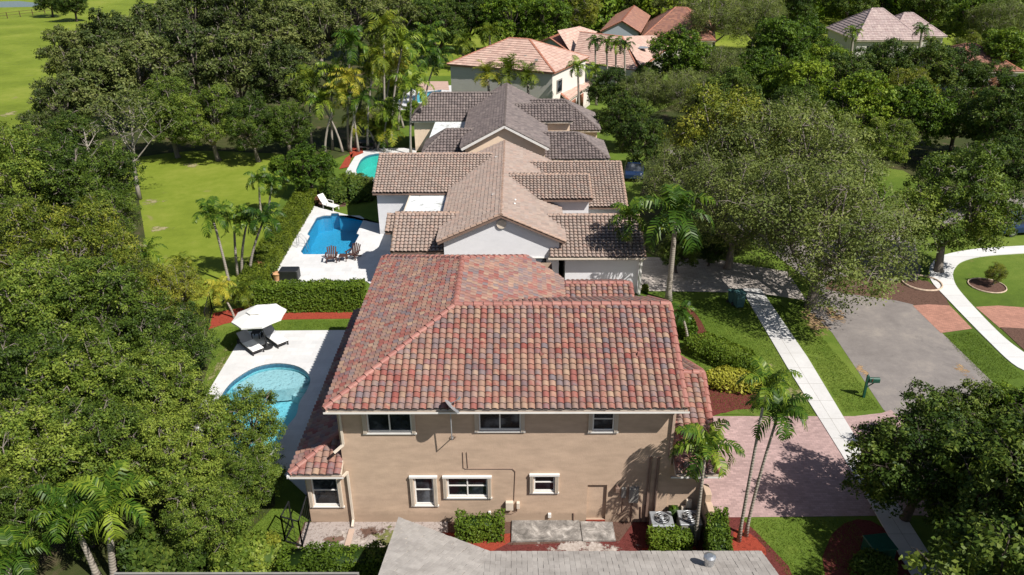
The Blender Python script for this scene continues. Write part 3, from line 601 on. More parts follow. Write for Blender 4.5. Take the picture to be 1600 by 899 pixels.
# garden wing wall beside the front corner
gw = MB()
for i, (ya, yb, z) in enumerate(((YF, 22.9, 1.95), (22.9, 22.4, 1.6), (22.4, 21.3, 1.35))): gw.box(7.15+.02*i, 7.4+.02*i, yb+.002, ya-.002, 0, z)
tag(gw.build('garden_wall', M['stucco1'], bevel=.02), 'low stepped tan garden wall between the air conditioners and the tall clipped hedge', 'wall')
# ---- tile-roofed neighbours
def gable_wing(H, x0, x1, ye, yr, ze, zr, wallm, tile, cap, fas, rakes=(1, 1), inset=.4, hipL=False, hipR=False, yb=None, zb=0., capr=.1, pw=.25, ph=.285, prof=BARREL, flatcap=False, wallx=None, lift=.075):
    """wing whose ridge runs along X: front eave at ye (towards the camera), ridge at yr"""
    yb = 2*yr-ye if yb is None else yb; hl = (yr-ye)*.95 if hipL else 0; hr = (yr-ye)*.95 if hipR else 0
    a, b, c, d = (x0, ye, ze), (x1, ye, ze), (x1-hr, yr, zr), (x0+hl, yr, zr); e, f = (x1, yb, ze), (x0, yb, ze)
    pls = [[a, b, c, d], [c, e, f, d]]; cl = [(d, c)]
    if hipL: pls.append([a, d, f]); cl += [(a, d), (f, d)]
    elif rakes[0]: cl += [((x0+.08, ye, ze), (x0+.08, yr, zr)), ((x0+.08, yb, ze), (x0+.08, yr, zr))]
    if hipR: pls.append([b, e, c]); cl += [(b, c), (e, c)]
    elif rakes[1]: cl += [((x1-.08, ye, ze), (x1-.08, yr, zr)), ((x1-.08, yb, ze), (x1-.08, yr, zr))]
    roof(H, pls, tile, fas, cap, cl, pw=pw, ph=ph, prof=prof, capr=capr, flatcap=flatcap, lift=lift)
    m = MB(); i = inset; wx0, wx1 = (x0+.25, x1-.25) if wallx is None else wallx
    m.box(wx0, wx1, ye+i, yb-i, zb, ze-.05)
    s = (zr-ze)/(yr-ye)
    for x, h in ((wx0, hipL), (wx1, hipR)):
        if not h: m.add([(x, ye+i, ze-.06), (x, yb-i, ze-.06), (x, yr, zr-.2)], [(0, 1, 2)])
    return m.build('wall', wallm, H)
def main_gable(H, x0, x1, y0, y1, ze, zr, wallm, tile, cap, fas, inset=.35, capr=.1, xm=None, pw=.25, ph=.285, prof=BARREL, wally=None, trim=None):
    """volume whose ridge runs along Y with gable ends"""
    xm = (x0+x1)/2 if xm is None else xm
    roof(H, [[(x0, y0, ze), (xm, y0, zr), (xm, y1, zr), (x0, y1, ze)], [(x1, y0, ze), (x1, y1, ze), (xm, y1, zr), (xm, y0, zr)]], tile, fas, cap,
         [((xm, y0, zr), (xm, y1, zr)), ((x0, y0+.08, ze), (xm, y0+.08, zr)), ((x1, y0+.08, ze), (xm, y0+.08, zr))], pw=pw, ph=ph, prof=prof, capr=capr, lift=.075)
    m = MB(); i = inset; a, b = y0+i, y1-i
    for y in (a, b): m.add([(x0+i, y, 0), (x1-i, y, 0), (x1-i, y, ze+.02), (xm, y, zr-.1-.02), (x0+i, y, ze+.02)], [(0, 1, 2, 3, 4)])
    for x in (x0+i, x1-i): m.add([(x, a, 0), (x, b, 0), (x, b, ze), (x, a, ze)], [(0, 1, 2, 3)])
    w = m.build('wall', wallm, H)
    if trim:
        t = MB()
        for xe in (x0, x1): t.bar((xe+(.06 if xe == x0 else -.06), y0-.03, ze-.14), (xm, y0-.03, zr-.14), .05, .16)
        t.build('rake_trim', trim, H)
    return w
# ---- house 2: light grey, tan tiles
H2 = root('gabled_house', (-1, 44.2, 0), 'light grey house with tan barrel tiles and a white flat roof patch beside blue pool', 'house', 'tiled houses in the row')
k2 = dict(wallm=M['stucco2'], tile=M['tile2'], cap=M['cap2'], fas=M['pipe'])
main_gable(H2, -4.95, 2.95, 43.85, 60.6, 3.65, 5.42, **k2)
gable_wing(H2, -8.0, -3.6, 44.4, 47.5, 2.8, 4.2, **k2, rakes=(1, 0))
gable_wing(H2, -8.55, -7.5, 46.1, 47.5, 3.45, 4.1, **k2, rakes=(1, 0), wallx=(-8.3, -7.8))
gable_wing(H2, -10.65, -1.9, 53.65, 57.8, 3.5, 5.2, **k2, rakes=(1, 0), inset=.42, wallx=(-10.42, -2.2), capr=.09)
gable_wing(H2, -.9, 5.1, 49.5, 52.2, 4.42, 5.3, **k2, rakes=(0, 1), wallx=(0, 4.9))
gable_wing(H2, .5, 8.0, 52.5, 57.4, 2.75, 4.6, **k2, rakes=(0, 1), wallx=(1, 7.5))
gable_wing(H2, 2.0, 7.95, 43.5, 47.1, 2.75, 4.15, **k2, rakes=(0, 1), wallx=(3.0, 7.65), inset=.5)
m = MB(); m.box(-7.9, -4.6, 47.2, 54.2, 3.1, 3.24); m.build('flat_roof', M['membrane'], H2)
m = MB(); m.box(-7.95, -7.85, 47.2, 54.1, 2.95, 3.27); m.build('flat_roof_edge', M['cream'], H2)
m = MB(); m.box(-7.2, -4.6, 47.5, 54.1, 0, 3.1); m.box(-7.8, -7.6, 47.6, 47.8, 0, 3.1); m.build('patio_wall', M['stucco4'], H2)
m = MB(); m.box(-10.47, -10.43, 54.6, 56.3, .1, 2.3); m.build('sliding_door', M['glass'], H2)
p = at(783.5, 349, Y=44.16); m = MB(); m.tube([(p.x, 44.15, p.z-.05), (p.x, 44.1, p.z-.05)], .3, 20); m.build('round_vent', M['cream'], H2)
a = at(828, 402, Y=44.2); b = at(855, 419, Y=44.2); window(H2, 44.12, a.x, b.x, b.z, a.z, False, '', deep=.07)
a = at(633, 404, Y=44.8); b = at(652, 430, Y=44.8); window(H2, 44.72, a.x, b.x, b.z, a.z, False, 'h', deep=.07)
spout([(2.0, 43.9, 2.9), (2.0, 43.9, 0)], M['cream'], .07, H2); m = MB(); m.box(1.9, 7.98, 43.4, 43.49, 2.62, 2.72); m.build('gutter', M['cream'], H2)
spout([(7.8, 43.45, 2.7), (7.72, 43.8, 2.4), (7.72, 43.8, 0)], M['white'], .14, H2)
N2L, N2R = (-.448, 0, 1), (.448, 0, 1)
for q in ((776, 247), (771, 306)): scoop(H2, onplane(*q, (-4.95, 44, 3.65), N2L), M['white'], .26)
for q in ((805, 316), (804, 322)): vent(H2, onplane(*q, (2.95, 44, 3.65), N2R), M['white'], .05, .12)
# ---- house 3: peach beige, brown-grey tiles
H3 = root('gabled_house', at(792, 248, 0), 'peach beige house with dark brown-grey barrel tiles, middle of the row', 'house', 'tiled houses in the row')
k3 = dict(wallm=M['stucco3'], tile=M['tile3'], cap=M['cap3'], fas=M['cream'], pw=.285, ph=.31)
GY = 63.3
def xz(px, py, Y=GY): q = at(px, py, Y=Y); return q.x, q.z
(a, za), (b, zb_), (c, zc) = xz(720, 232.5), xz(788, 196), xz(858, 231)
main_gable(H3, a, c, GY, 80.5, (za+zc)/2, zb_, M['stucco3'], M['tile3'], M['cap3'], M['white'], xm=b, pw=.285, ph=.31, trim=M['white'])
ez3 = 2.9
def row(px0, px1, py, z): p = at(px0, py, z); q = at(px1, py, z); return p.x, q.x, (p.y+q.y)/2
def wing3(eL, eR, eY, ez, rY, rz, **k):
    x0, x1, ye = row(eL, eR, eY, ez); _, _, yr = row(eL, eR, rY, rz); return gable_wing(H3, x0, x1, ye, yr, ez, rz, **k3, **k)
wing3(660, 760, 240, 3.0, 202, 4.6, hipL=True, rakes=(0, 0))
wing3(642, 790, 189, 3.2, 145.5, 5.5, hipL=True, rakes=(0, 0), capr=.12)
wing3(800, 895, 190, 4.5, 163, 5.7, rakes=(0, 1))
wing3(830, 938, 204, 2.8, 156, 5.0, rakes=(0, 0), hipR=True)
wing3(840, 952, 249, 2.8, 207, 4.4, rakes=(0, 0), hipR=True)
p = at(671, 214.6, 3.1); q = at(726, 189, 3.1); m = MB(); m.box(p.x, q.x+1, p.y-1, q.y+.6, 2.95, 3.1); m.build('flat_roof', M['membrane'], H3)
m = MB(); m.box(p.x+.8, q.x+.9, p.y-.8, q.y+.5, 0, 2.94); m.build('patio_wall', M['stucco3'], H3)
p = at(655, 228, 0); m = MB()
for k in range(2): m.box(p.x+.3+k*1.3, p.x+1.4+k*1.3, p.y+1.0, p.y+1.1, .2, 2.4)
m.build('sliding_door', M['glass'], H3)
for q in ((780, 189),): scoop(H3, onplane(*q, (a, GY, (za+zc)/2), (-.42, 0, 1)), M['greybox'], .3)
scoop(H3, onplane(803, 195, (c, GY, (za+zc)/2), (.42, 0, 1)), M['greybox'], .3)
# ---- house 4: two storeys, pink flat tiles, turned slightly away
kf = dict(pw=.45, ph=.45, prof=FLAT, capr=.12, flatcap=True, lift=.05)
H4 = root('two_storey_house', at(800, 150, 0), 'grey two-storey house with pale pink hip roof, behind the dark-roofed house', 'house', 'pink roofed houses at the back')
E4 = 6.0; c1, c2 = at(698.5, 100, E4), at(866, 113.5, E4)
c2.z = c1.z = E4; u4 = (c2-c1).normalized(); v4 = Vector((-u4.y, u4.x, 0)); c3, c4 = c2+v4*11, c1+v4*11; up4 = Vector((0, 0, 2.5))
r1, r2 = c1+v4*5.5+u4*5.5+up4, c2+v4*5.5-u4*5.5+up4
roof(H4, [[c1, c2, r2, r1], [c2, c3, r2], [c3, c4, r1, r2], [c4, c1, r1]], M['tile4'], M['cap4'], M['cap4'], [(c2, r2), (c1, r1), (r1, r2), (c3, r2)], **kf)
cc = (c1+c2+c3+c4)/4
q4 = [cc+(p-cc)*.955 for p in (c1, c2, c3, c4)]
m = MB(); m.add([(p.x, p.y, z) for z in (0, E4-.1) for p in q4], [(0, 1, 5, 4), (3, 0, 4, 7), (2, 3, 7, 6)]); m.build('wall', M['stucco4'], H4)
m = MB(); m.add([(p.x, p.y, z) for z in (0, E4-.1) for p in (q4[1], q4[2])], [(0, 1, 3, 2)]); m.build('front_wall', M['stucco4w'], H4)
ex = (q4[2]-q4[1]).normalized(); en = Vector((ex.y, -ex.x, 0))
g0 = q4[1]+ex*1.2+en*.03; m = MB(); f_ = MB()
m.bar(g0+Vector((0, 0, -1.9)), g0+ex*1.6+Vector((0, 0, -1.9)), .1, 1.5); m.build('window', M['greybox'], H4)
f_.bar(g0+en*.04+ex*.15+Vector((0, 0, -1.9)), g0+en*.04+ex*1.45+Vector((0, 0, -1.9)), .06, 1.2); f_.build('pane', M['glass'], H4)
# gabled front part and porch roof of house 4
pr = [at(866, 144, 3.3), at(889, 158, 2.7), at(924, 133, 2.7), at(915, 125, 3.6), at(897, 133, 3.6)]
pA, pB, pC, pD = at(862, 143, 2.9), at(888, 158, 2.6), at(925, 132, 2.6), at(905, 122, 3.9)
pA.z, pB.z, pC.z, pD.z = 3.6, 2.7, 2.7, 3.6
nrm = None; pD = Vector((pA.x+(pC.x-pB.x), pA.y+(pC.y-pB.y), 3.6))
roof(H4, [[pA, pB, pC, pD]], M['tile4'], M['cream'], M['cap4'], [(pA, pB)], **kf)
m = MB(); qs = [pA.lerp(pB, .1), pB.lerp(pA, .08), pC.lerp(pD, .08), pD.lerp(pC, .1)]; m.add([(p.x, p.y, z) for z in (0, 2.55) for p in qs], [(0, 1, 5, 4), (1, 2, 6, 5), (2, 3, 7, 6)]); m.build('garage_wall', M['stucco4w'], H4)
u_ = (pC-pB).normalized(); o_ = Vector((u_.y, -u_.x, 0)); g = pB.lerp(pA, .08); g.z = 1.1
for k in range(2):
    m = MB(); m.bar(g+u_*(1.0+k*3.2)+o_*.04, g+u_*(3.4+k*3.2)+o_*.04, .06, 2.1); m.build('garage_door', M['cap4'], H4)
scoop(H4, at(838, 95, 6.95), M['greybox'], .4); scoop(H4, at(821, 88, 7.3), M['greybox'], .25)
# ---- house 5, house 6, house 7: only their roofs and upper walls show
def skew_house(name, label, roofs, wallpolys, tile, wallm, capm, base, group='pink roofed houses at the back', lines=()):
    H = root(name, base, label, 'house', group)
    for pl, cl in roofs: roof(H, pl, tile, M['cream'], capm, cl, **kf)
    for wp in wallpolys: m = MB(); m.add(*wp); m.build('wall', wallm, H)
    return H
def prism_down(P, z0=0., top=-.15):
    n = len(P); return ([(p[0], p[1], p[2]+top) for p in P]+[(p[0], p[1], z0) for p in P], [tuple(range(n))]+[(i, (i+1) % n, (i+1) % n+n, i+n) for i in range(n)])
def hip_house(H, px_front_left, px_front_right, py, ze, depth, rise, tile, capm, wallm, gable_left=False, gable_right=False, rot=0., zb=0.):
    """rectangular hip or gable roof block, front eave seen between two photo points"""
    A = at(px_front_left, py[0], ze); B = at(px_front_right, py[1], ze); u = (B-A).normalized(); v = Vector((-u.y, u.x, 0)); L = (B-A).length; h = depth/2
    C, D = B+v*depth, A+v*depth; h2 = min(h, L*.42); gl = 0 if gable_left else h2; gr = 0 if gable_right else h2
    R1, R2 = A+v*h+u*gl, B+v*h-u*gr; R1.z = R2.z = ze+rise
    pls = [[A, B, R2, R1], [C, D, R1, R2]]; cl = [(R1, R2), (A, R1), (D, R1), (B, R2), (C, R2)]
    if not gable_left: pls.append([D, A, R1])
    if not gable_right: pls.append([B, C, R2])
    roof(H, pls, tile, M['cream'], capm, cl, **kf)
    w = [A+u*.4+v*.4, B-u*.4+v*.4, C-u*.4-v*.4, D+u*.4-v*.4]; m = MB(); n = 4
    m.add([(p.x, p.y, z) for z in (zb, ze-.08) for p in w], [(i, (i+1) % n, (i+1) % n+n, i+n) for i in range(n)])
    if gable_left: m.add([(w[0].x, w[0].y, ze-.1), (w[3].x, w[3].y, ze-.1), (R1.x+u.x*.4, R1.y+u.y*.4, R1.z-.2)], [(0, 1, 2)])
    if gable_right: m.add([(w[1].x, w[1].y, ze-.1), (w[2].x, w[2].y, ze-.1), (R2.x-u.x*.4, R2.y-u.y*.4, R2.z-.2)], [(0, 1, 2)])
    m.build('wall', wallm, H); return A, B, C, D, R1, R2
def gable_front(H, pxL, pxT, pxR, yL, length, tile, capm, wallm, slope=.42, z0=None, fas='cream'):
    """gable end facing the camera: left foot, top, right foot in the photo; runs back by length"""
    zt = z0; A = at(*pxL, zt); B = at(*pxR, Y=A.y); xm = at(*pxT, Y=A.y); y = A.y
    ze = A.z; zr = xm.z; ze2 = B.z
    a, t, b = Vector((A.x, y, ze)), Vector((xm.x, y, zr)), Vector((B.x, y, ze2)); d = Vector((length[0], length[1], 0))
    roof(H, [[a, t, t+d, a+d], [b, b+d, t+d, t]], tile, M[fas], capm, [(t, t+d), (a, t), (b, t)], **kf)
    m = MB(); m.add([(a.x+.3, y+.3, 0), (b.x-.3, y+.3, 0), (b.x-.3, y+.3, ze2-.1), (t.x, y+.3, zr-.25), (a.x+.3, y+.3, ze-.1)], [(0, 1, 2, 3, 4)]); m.build('wall', wallm, H)
H5 = root('single_storey_house', at(950, 125, 0), 'house with broad salmon tile roof behind the row of four palms', 'house', 'pink roofed houses at the back')
def pxroof(H, polys, tile, capm, lines=()):
    P_ = [[Vector(at(*q)) for q in pl] for pl in polys]; roof(H, P_, tile, capm, capm, [(Vector(at(*a)), Vector(at(*b))) for a, b in lines], **kf)
def pxwall(H, pts, mat, top=-.12):
    m = MB(); P_ = [Vector(at(*q)) for q in pts]; n = len(P_); m.add([(p.x, p.y+.5, z) for z in (0, 1) for p in P_], []); m.v = [(p.x, p.y+.5, 0) for p in P_]+[(p.x, p.y+.5, p.z+top) for p in P_]
    m.f = [(i, i+1, i+1+n, i+n) for i in range(n-1)]; m.m = [0]*(n-1); m.build('wall', mat, H)
pxroof(H5, [[(892, 83, 3.6), (922, 60, 3.6), (906, 41.5, 6.0), (859, 59, 5.4)], [(834, 70, 3.9), (859, 59, 5.4), (906, 41.5, 6.0), (884, 47, 4.2)], [(893, 96, 3.2), (998, 110, 3.2), (972, 57, 6.1), (906, 50, 6.1)], [(972, 57, 6.1), (998, 110, 3.2), (1047, 72, 3.2), (1020, 60, 4.2)]], M['tile4'], M['cap4'], [((859, 59, 5.4), (906, 41.5, 6.0)), ((906, 50, 6.1), (972, 57, 6.1)), ((972, 57, 6.1), (998, 110, 3.2)), ((834, 70, 3.9), (859, 59, 5.4)), ((892, 83, 3.6), (859, 59, 5.4))])
pxwall(H5, [(835, 71, 3.8), (859, 60, 5.3), (892, 84, 3.5)], M['stucco5']); pxwall(H5, [(893, 97, 3.2), (997, 111, 3.2), (1046, 73, 3.2)], M['stucco4'])
m = MB(); p = at(1003, 76, 4.6); m.lathe([(.05, 0), (.9, .1), (1.0, .16)], p, 16); m.build('roof_dish', M['grey'], H5)
H6 = root('single_storey_house', at(1020, 70, 0), 'house with mottled rust-red tile roof farthest back in the row', 'house', 'pink roofed houses at the back')
gable_front(H6, (938, 49), (972, 32.5), (1001, 51), None, (5, 22), M['tile6'], M['cap4'], M['stucco5'], z0=4.4, fas='cap4')
hip_house(H6, 1000, 1118, (61, 64), 3.2, 22, 3.8, M['tile6'], M['cap4'], M['stucco4w'])
H7 = root('single_storey_house', at(1385, 80, 0), 'house with pinkish-grey hip roof alone among the trees at upper right', 'house')
hip_house(H7, 1338, 1445, (63, 63), 3.2, 15, 4.0, M['tile7'], M['tile7'], M['stucco4'])
hip_house(H7, 1395, 1480, (57, 57), 3.2, 12, 3.0, M['tile7'], M['tile7'], M['stucco4'])
p = at(1352, 82, 1.9); m = MB(); m.box(p.x, p.x+3.2, p.y-.2, p.y-.1, .8, 2.9); m.build('window', M['glass'], H7)
H8 = root('single_storey_house', at(1545, 160, 0), 'shaded house half hidden by trees at the right edge, rust roof edge showing', 'house')
hip_house(H8, 1505, 1600, (112, 112), 3.2, 14, 2.4, M['tile6'], M['cap4'], M['stucco4'])
# ---- foreground roof
H0 = root('neighbour_house', at(900, 899, 0), 'nearest house, only its pale grey tile roof shows along the bottom edge', 'house')
ze = 2.9; A0 = at(622, 810, ze); B0 = at(765, 863.5, ze); B0 = Vector((B0.x, B0.y, ze)); E0 = at(1190, 862, ze); s = .36
n1 = Vector((-(B0-A0).y, (B0-A0).x, 0)).normalized()      # outward (away) normal of the angled eave
if n1.y < 0: n1 = -n1
n2 = Vector((0, 1, 0)); E0 = Vector((E0.x, B0.y, ze)); L = 5.0
d1 = Vector((0, -1, 0)); 
def up(p, n, d, t): q = p+d*t; q.z = ze+s*(-(q-p).dot(n)); return q
k = (1-n1.y)/n1.x if abs(n1.x) > 1e-6 else 0
vd = Vector((-k*1.0 if n1.x < 0 else k*1.0, -1, 0))
# valley line: equal heights on both planes
vx = -(1-n1.y)/n1.x*-1
V1 = Vector((B0.x+(-(1-n1.y)/n1.x)*L*1.0, B0.y-L, ze+s*L))
A1 = up(A0, n1, d1, L+2.2); R1_ = Vector((E0.x+.02*L, E0.y-L, ze+s*L))
kw = dict(pw=.17, ph=.24, prof=[(0, 0), (.05, .006), (.95, .006), (1, 0)], lift=.022)
roof(H0, [[B0, E0, R1_, V1][::-1]], M['tile0'], M['cream'], M['tile0'], [], **kw)
roof(H0, [[A0, B0, V1, A1]], M['tile0'], M['cream'], M['tile0'], [], **kw)
m = MB(); m.box(A0.x+.5, E0.x-.4, B0.y-L, B0.y-.5, 0, ze-.2); m.build('wall', M['stucco4w'], H0)
m = MB(); m.box(A0.x+.3, B0.x-.6, B0.y-L, B0.y-.45, 0, ze-.2); m.build('side_wall', M['stucco4w'], H0)
p = onplane(1107, 884, B0, (0, s, 1)); m = MB(); m.lathe([(.16, -.1), (.15, .28), (.19, .28), (.19, .4), (.1, .44)], p, 20); m.build('roof_vent', M['steel'], H0, False)
H9 = root('patio_cover', at(370, 899, 0), 'dark flat patio cover of the nearest lot along the bottom edge', 'patio cover')
p = at(180, 898, 2.4); q = at(558, 898, 2.4); m = MB(); m.box(p.x, q.x, p.y-4, p.y, 2.28, 2.4); m.build('panel_roof', M['black'], H9)
m = MB(); m.box(p.x-.05, q.x+.05, p.y, p.y+.07, 2.25, 2.43); m.build('edge_trim', M['greybox'], H9)
m = MB(); [m.box(x, x+.08, p.y-.2, p.y-.12, 0, 2.28) for x in np.linspace(p.x+.1, q.x-.2, 4)]; m.build('post', M['black'], H9)
# ------------------------------------------------------------------ foliage
def quads_mesh(name, V, tint, mat, extra=None, extram=None):
    """V: (n,4,3) leaf quads, tint: (n,) -> mesh with a 'tint' attribute"""
    n = len(V); me = bpy.data.meshes.new(name)
    ev, ef = extra if extra else ([], [])
    nv = n*4+len(ev); me.vertices.add(nv); co = np.concatenate([V.reshape(-1, 3), np.array(ev).reshape(-1, 3)]) if len(ev) else V.reshape(-1, 3)
    me.vertices.foreach_set('co', co.astype(np.float32).ravel())
    el = [len(f) for f in ef]; me.loops.add(n*4+sum(el))
    li = np.concatenate([np.arange(n*4), np.array([i+n*4 for f in ef for i in f], dtype=int)]) if ef else np.arange(n*4)
    me.loops.foreach_set('vertex_index', li.astype(np.int32)); me.polygons.add(n+len(ef))
    tot = np.array([4]*n+el); st = np.concatenate([[0], np.cumsum(tot)[:-1]])
    me.polygons.foreach_set('loop_start', st.astype(np.int32)); me.polygons.foreach_set('loop_total', tot.astype(np.int32))
    me.materials.append(mat)
    if ef: me.materials.append(extram); me.polygons.foreach_set('material_index', np.array([0]*n+[1]*len(ef), dtype=np.int32))
    a = me.attributes.new('tint', 'FLOAT', 'POINT'); a.data.foreach_set('value', np.concatenate([np.repeat(tint, 4), np.zeros(len(ev))]).astype(np.float32))
    me.update(calc_edges=True); return me
def unit(a): return a/np.maximum(np.linalg.norm(a, axis=-1, keepdims=True), 1e-9)
def leaves(C, N, rng, size, asp=.55, spread=.62):
    """one rhombic leaf at each centre C facing roughly N"""
    n = len(C); nn = unit(N+rng.normal(0, spread, (n, 3))); r = unit(rng.normal(0, 1, (n, 3)))
    a = unit(r-nn*(r*nn).sum(1, keepdims=True)); b = np.cross(nn, a); s = (size*rng.uniform(.65, 1.3, n))[:, None]
    return np.stack([C-a*s, C+b*s*asp, C+a*s*1.1, C-b*s*asp], 1)
def crown_mesh(name, seed, mat, R=4.5, H=5.2, zc=5.4, lobes=20, clumps=70, per=14, size=.13, lobe_r=(.26, .4), flat=.8, csig=.2, thin=1.0, low=-.25):
    rng = np.random.default_rng(seed); L = []
    tries = 0
    while len(L) < lobes and tries < 4000:
        tries += 1; th = rng.uniform(0, 2*np.pi); cz = rng.uniform(low, 1.); q = math.sqrt(max(0, 1-cz*cz)); rr = rng.uniform(.5, .78)
        lr = rng.uniform(*lobe_r)*R; p = np.array([math.cos(th)*q*R*rr, math.sin(th)*q*R*rr, cz*H*.5*rr*1.15])
        p *= (1+.12*math.sin(3*th+seed))
        if all(np.linalg.norm((p-o)*[1, 1, 1.3]) > .56*(lr+ol)*.9 for o, ol in L): L.append((p, lr))
    Cs, Ns, T = [], [], []
    for p, lr in L:
        m = int(clumps*(lr/(.33*R))**2*thin); d = unit(rng.normal(0, 1, (m, 3))+[0, 0, .25]); rad = lr*rng.uniform(.55, 1.08, m)**.6
        bump = 1+.18*np.sin(d[:, 0]*7+p[0])*np.sin(d[:, 1]*6+p[1])*1
        c = p+d*(rad*bump)[:, None]*[1, 1, flat]; lt = rng.uniform(.15, .75)
        keep = np.ones(m, bool)
        for o, ol in L:
            if o is not p: keep &= np.linalg.norm((c-o)/[1, 1, flat], axis=1) > ol*.62
        c = c[keep]; d = d[keep]; ct = np.clip(lt+rng.normal(0, .2, len(c)), 0, 1)
        k = rng.integers(int(per*.6), int(per*1.4)+1, len(c)); ci = np.repeat(np.arange(len(c)), k)
        Cs.append(c[ci]+rng.normal(0, csig, (len(ci), 3))*[1, 1, .7]); Ns.append(d[ci]*.9+[0, 0, .55]); T.append(np.clip(ct[ci]+rng.normal(0, .08, len(ci)), 0, 1))
    C = np.concatenate(Cs); N = np.concatenate(Ns); T = np.concatenate(T); C[:, 2] += zc
    return quads_mesh(name, leaves(C, N, rng, size), T, mat), [(Vector(p)+Vector((0, 0, zc)), lr) for p, lr in L]
def limbs_mesh(name, seed, mat, L, zc, R, trunk_r=.26, twigs=3, twig_r=.02, fork=2.0, lean=.3):
    rnd = random.Random(seed); m = MB(); top = Vector((rnd.uniform(-lean, lean), rnd.uniform(-lean, lean), fork))
    m.tube([(0, 0, -.1), (top.x*.3, top.y*.3, .25), (top.x*.7, top.y*.7, fork*.6), top], [trunk_r*1.5, trunk_r*1.1, trunk_r*.95, trunk_r*.85], 9)
    main = []
    for k in range(4):
        th = k*math.pi/2+rnd.uniform(-.4, .4); e = top+Vector((math.cos(th)*R*.28, math.sin(th)*R*.28, (zc-fork)*rnd.uniform(.35, .6)))
        m.tube([top-Vector((0, 0, .1)), top.lerp(e, .5)+Vector((0, 0, -.15)), e], [trunk_r*.7, trunk_r*.5, trunk_r*.4], 7); main.append(e)
    for p, lr in L:
        s = min(main, key=lambda e: (e-p).length); mid = s.lerp(p, .5)+Vector((rnd.uniform(-.3, .3), rnd.uniform(-.3, .3), rnd.uniform(-.1, .35)))
        m.tube([s, mid, p], [trunk_r*.36, trunk_r*.22, trunk_r*.12], 5)
        for j in range(twigs):
            d = Vector((rnd.gauss(0, 1), rnd.gauss(0, 1), rnd.gauss(.5, .8))).normalized(); e = p+d*lr*rnd.uniform(.85, 1.12); q = p.lerp(e, .5)+Vector((rnd.uniform(-.15, .15), rnd.uniform(-.15, .15), rnd.uniform(-.1, .2)))
            m.tube([p, q, e], [trunk_r*.12, twig_r*1.3, twig_r*.5], 4, cap=False)
            for jj in range(2):
                d2 = (d+Vector((rnd.gauss(0, .7), rnd.gauss(0, .7), rnd.gauss(0, .5)))).normalized(); m.tube([q, q+d2*lr*rnd.uniform(.35, .6)], [twig_r, twig_r*.4], 3, cap=False)
    me = bpy.data.meshes.new(name); me.from_pydata(m.v, [], m.f); me.materials.append(mat); me.polygons.foreach_set('use_smooth', [True]*len(m.f)); me.update(); return me
KIND = {}
def kind(k, n, mat, bk, **kw):
    tw = {a: kw.pop(a) for a in ('trunk_r', 'twigs', 'twig_r', 'fork', 'lean') if a in kw}; out = []
    for i in range(n):
        seed = sum(map(ord, k))*7+i*13; cm, L = crown_mesh('crown', seed, M[mat], **kw)
        tm = limbs_mesh('trunk', seed, M[bk], L, kw.get('zc', 5.4), kw.get('R', 4.5), **tw); out.append((tm, cm, kw.get('R', 4.5), kw.get('zc', 5.4)))
    KIND[k] = out
kind('oak', 4, 'l_oak', 'bark', R=4.5, H=7.4, zc=4.9, lobes=44, clumps=84, per=26, size=.082, lobe_r=(.16, .27), low=-.75, csig=.15)
kind('grove', 4, 'l_grove', 'bark', R=4.5, H=7.0, zc=4.9, lobes=50, clumps=70, per=18, size=.125, lobe_r=(.14, .24), twigs=3, twig_r=.03, low=-.75, csig=.16)
kind('yel', 3, 'l_yel', 'bark', R=4.5, H=7.2, zc=4.9, lobes=46, clumps=78, per=26, size=.08, lobe_r=(.14, .25), twigs=3, twig_r=.022, low=-.75, csig=.17)
kind('wisp', 3, 'l_wisp', 'bark', R=5.5, H=7.0, zc=5.0, lobes=70, clumps=80, per=26, size=.07, lobe_r=(.13, .22), csig=.22, twigs=4, twig_r=.014, flat=.75, low=-.7)
kind('bright', 3, 'l_bright', 'bark_dark', R=4.5, H=7.4, zc=4.8, lobes=44, clumps=75, per=18, size=.125, lobe_r=(.15, .26), low=-.8, csig=.16)
kind('dark', 4, 'l_dark', 'bark_dark', R=4.5, H=7.4, zc=4.8, lobes=46, clumps=80, per=20, size=.105, lobe_r=(.15, .26), low=-.8, csig=.15)
used = {}
def tree(k, px, py, rpx, label, base=None, group=None, name='tree', hz=1.0, rz=None):
    """k: kind; crown centre and radius as surveyed in the photo; optional foot of the trunk"""
    i = used.get(k, 0); used[k] = i+1; tm, cm, Rm, zc = KIND[k][i % len(KIND[k])]; sc = 1.
    for _ in range(12):
        p = at(px, py, zc*sc*hz); dep = (p-CAM).dot(Fv); sc = rpx*dep/FPX/Rm
    p.z = 0
    if base is not None: p = at(*base, 0)
    r = empty(name, p, rz if rz is not None else (i*2.4+px*.013) % 6.28, sc); r.scale = (sc, sc, sc*hz)
    tag(r, label, 'tree', group)
    for nm, me in (('trunk', tm), ('crown', cm)):
        o = link(bpy.data.objects.new(nm, me)); o.parent = r
    return r
G1, G2, G3, G4 = 'dark oaks crowding the left side', 'oaks of the grove at upper left', 'trees along the street on the right', 'woodland trees along the top'
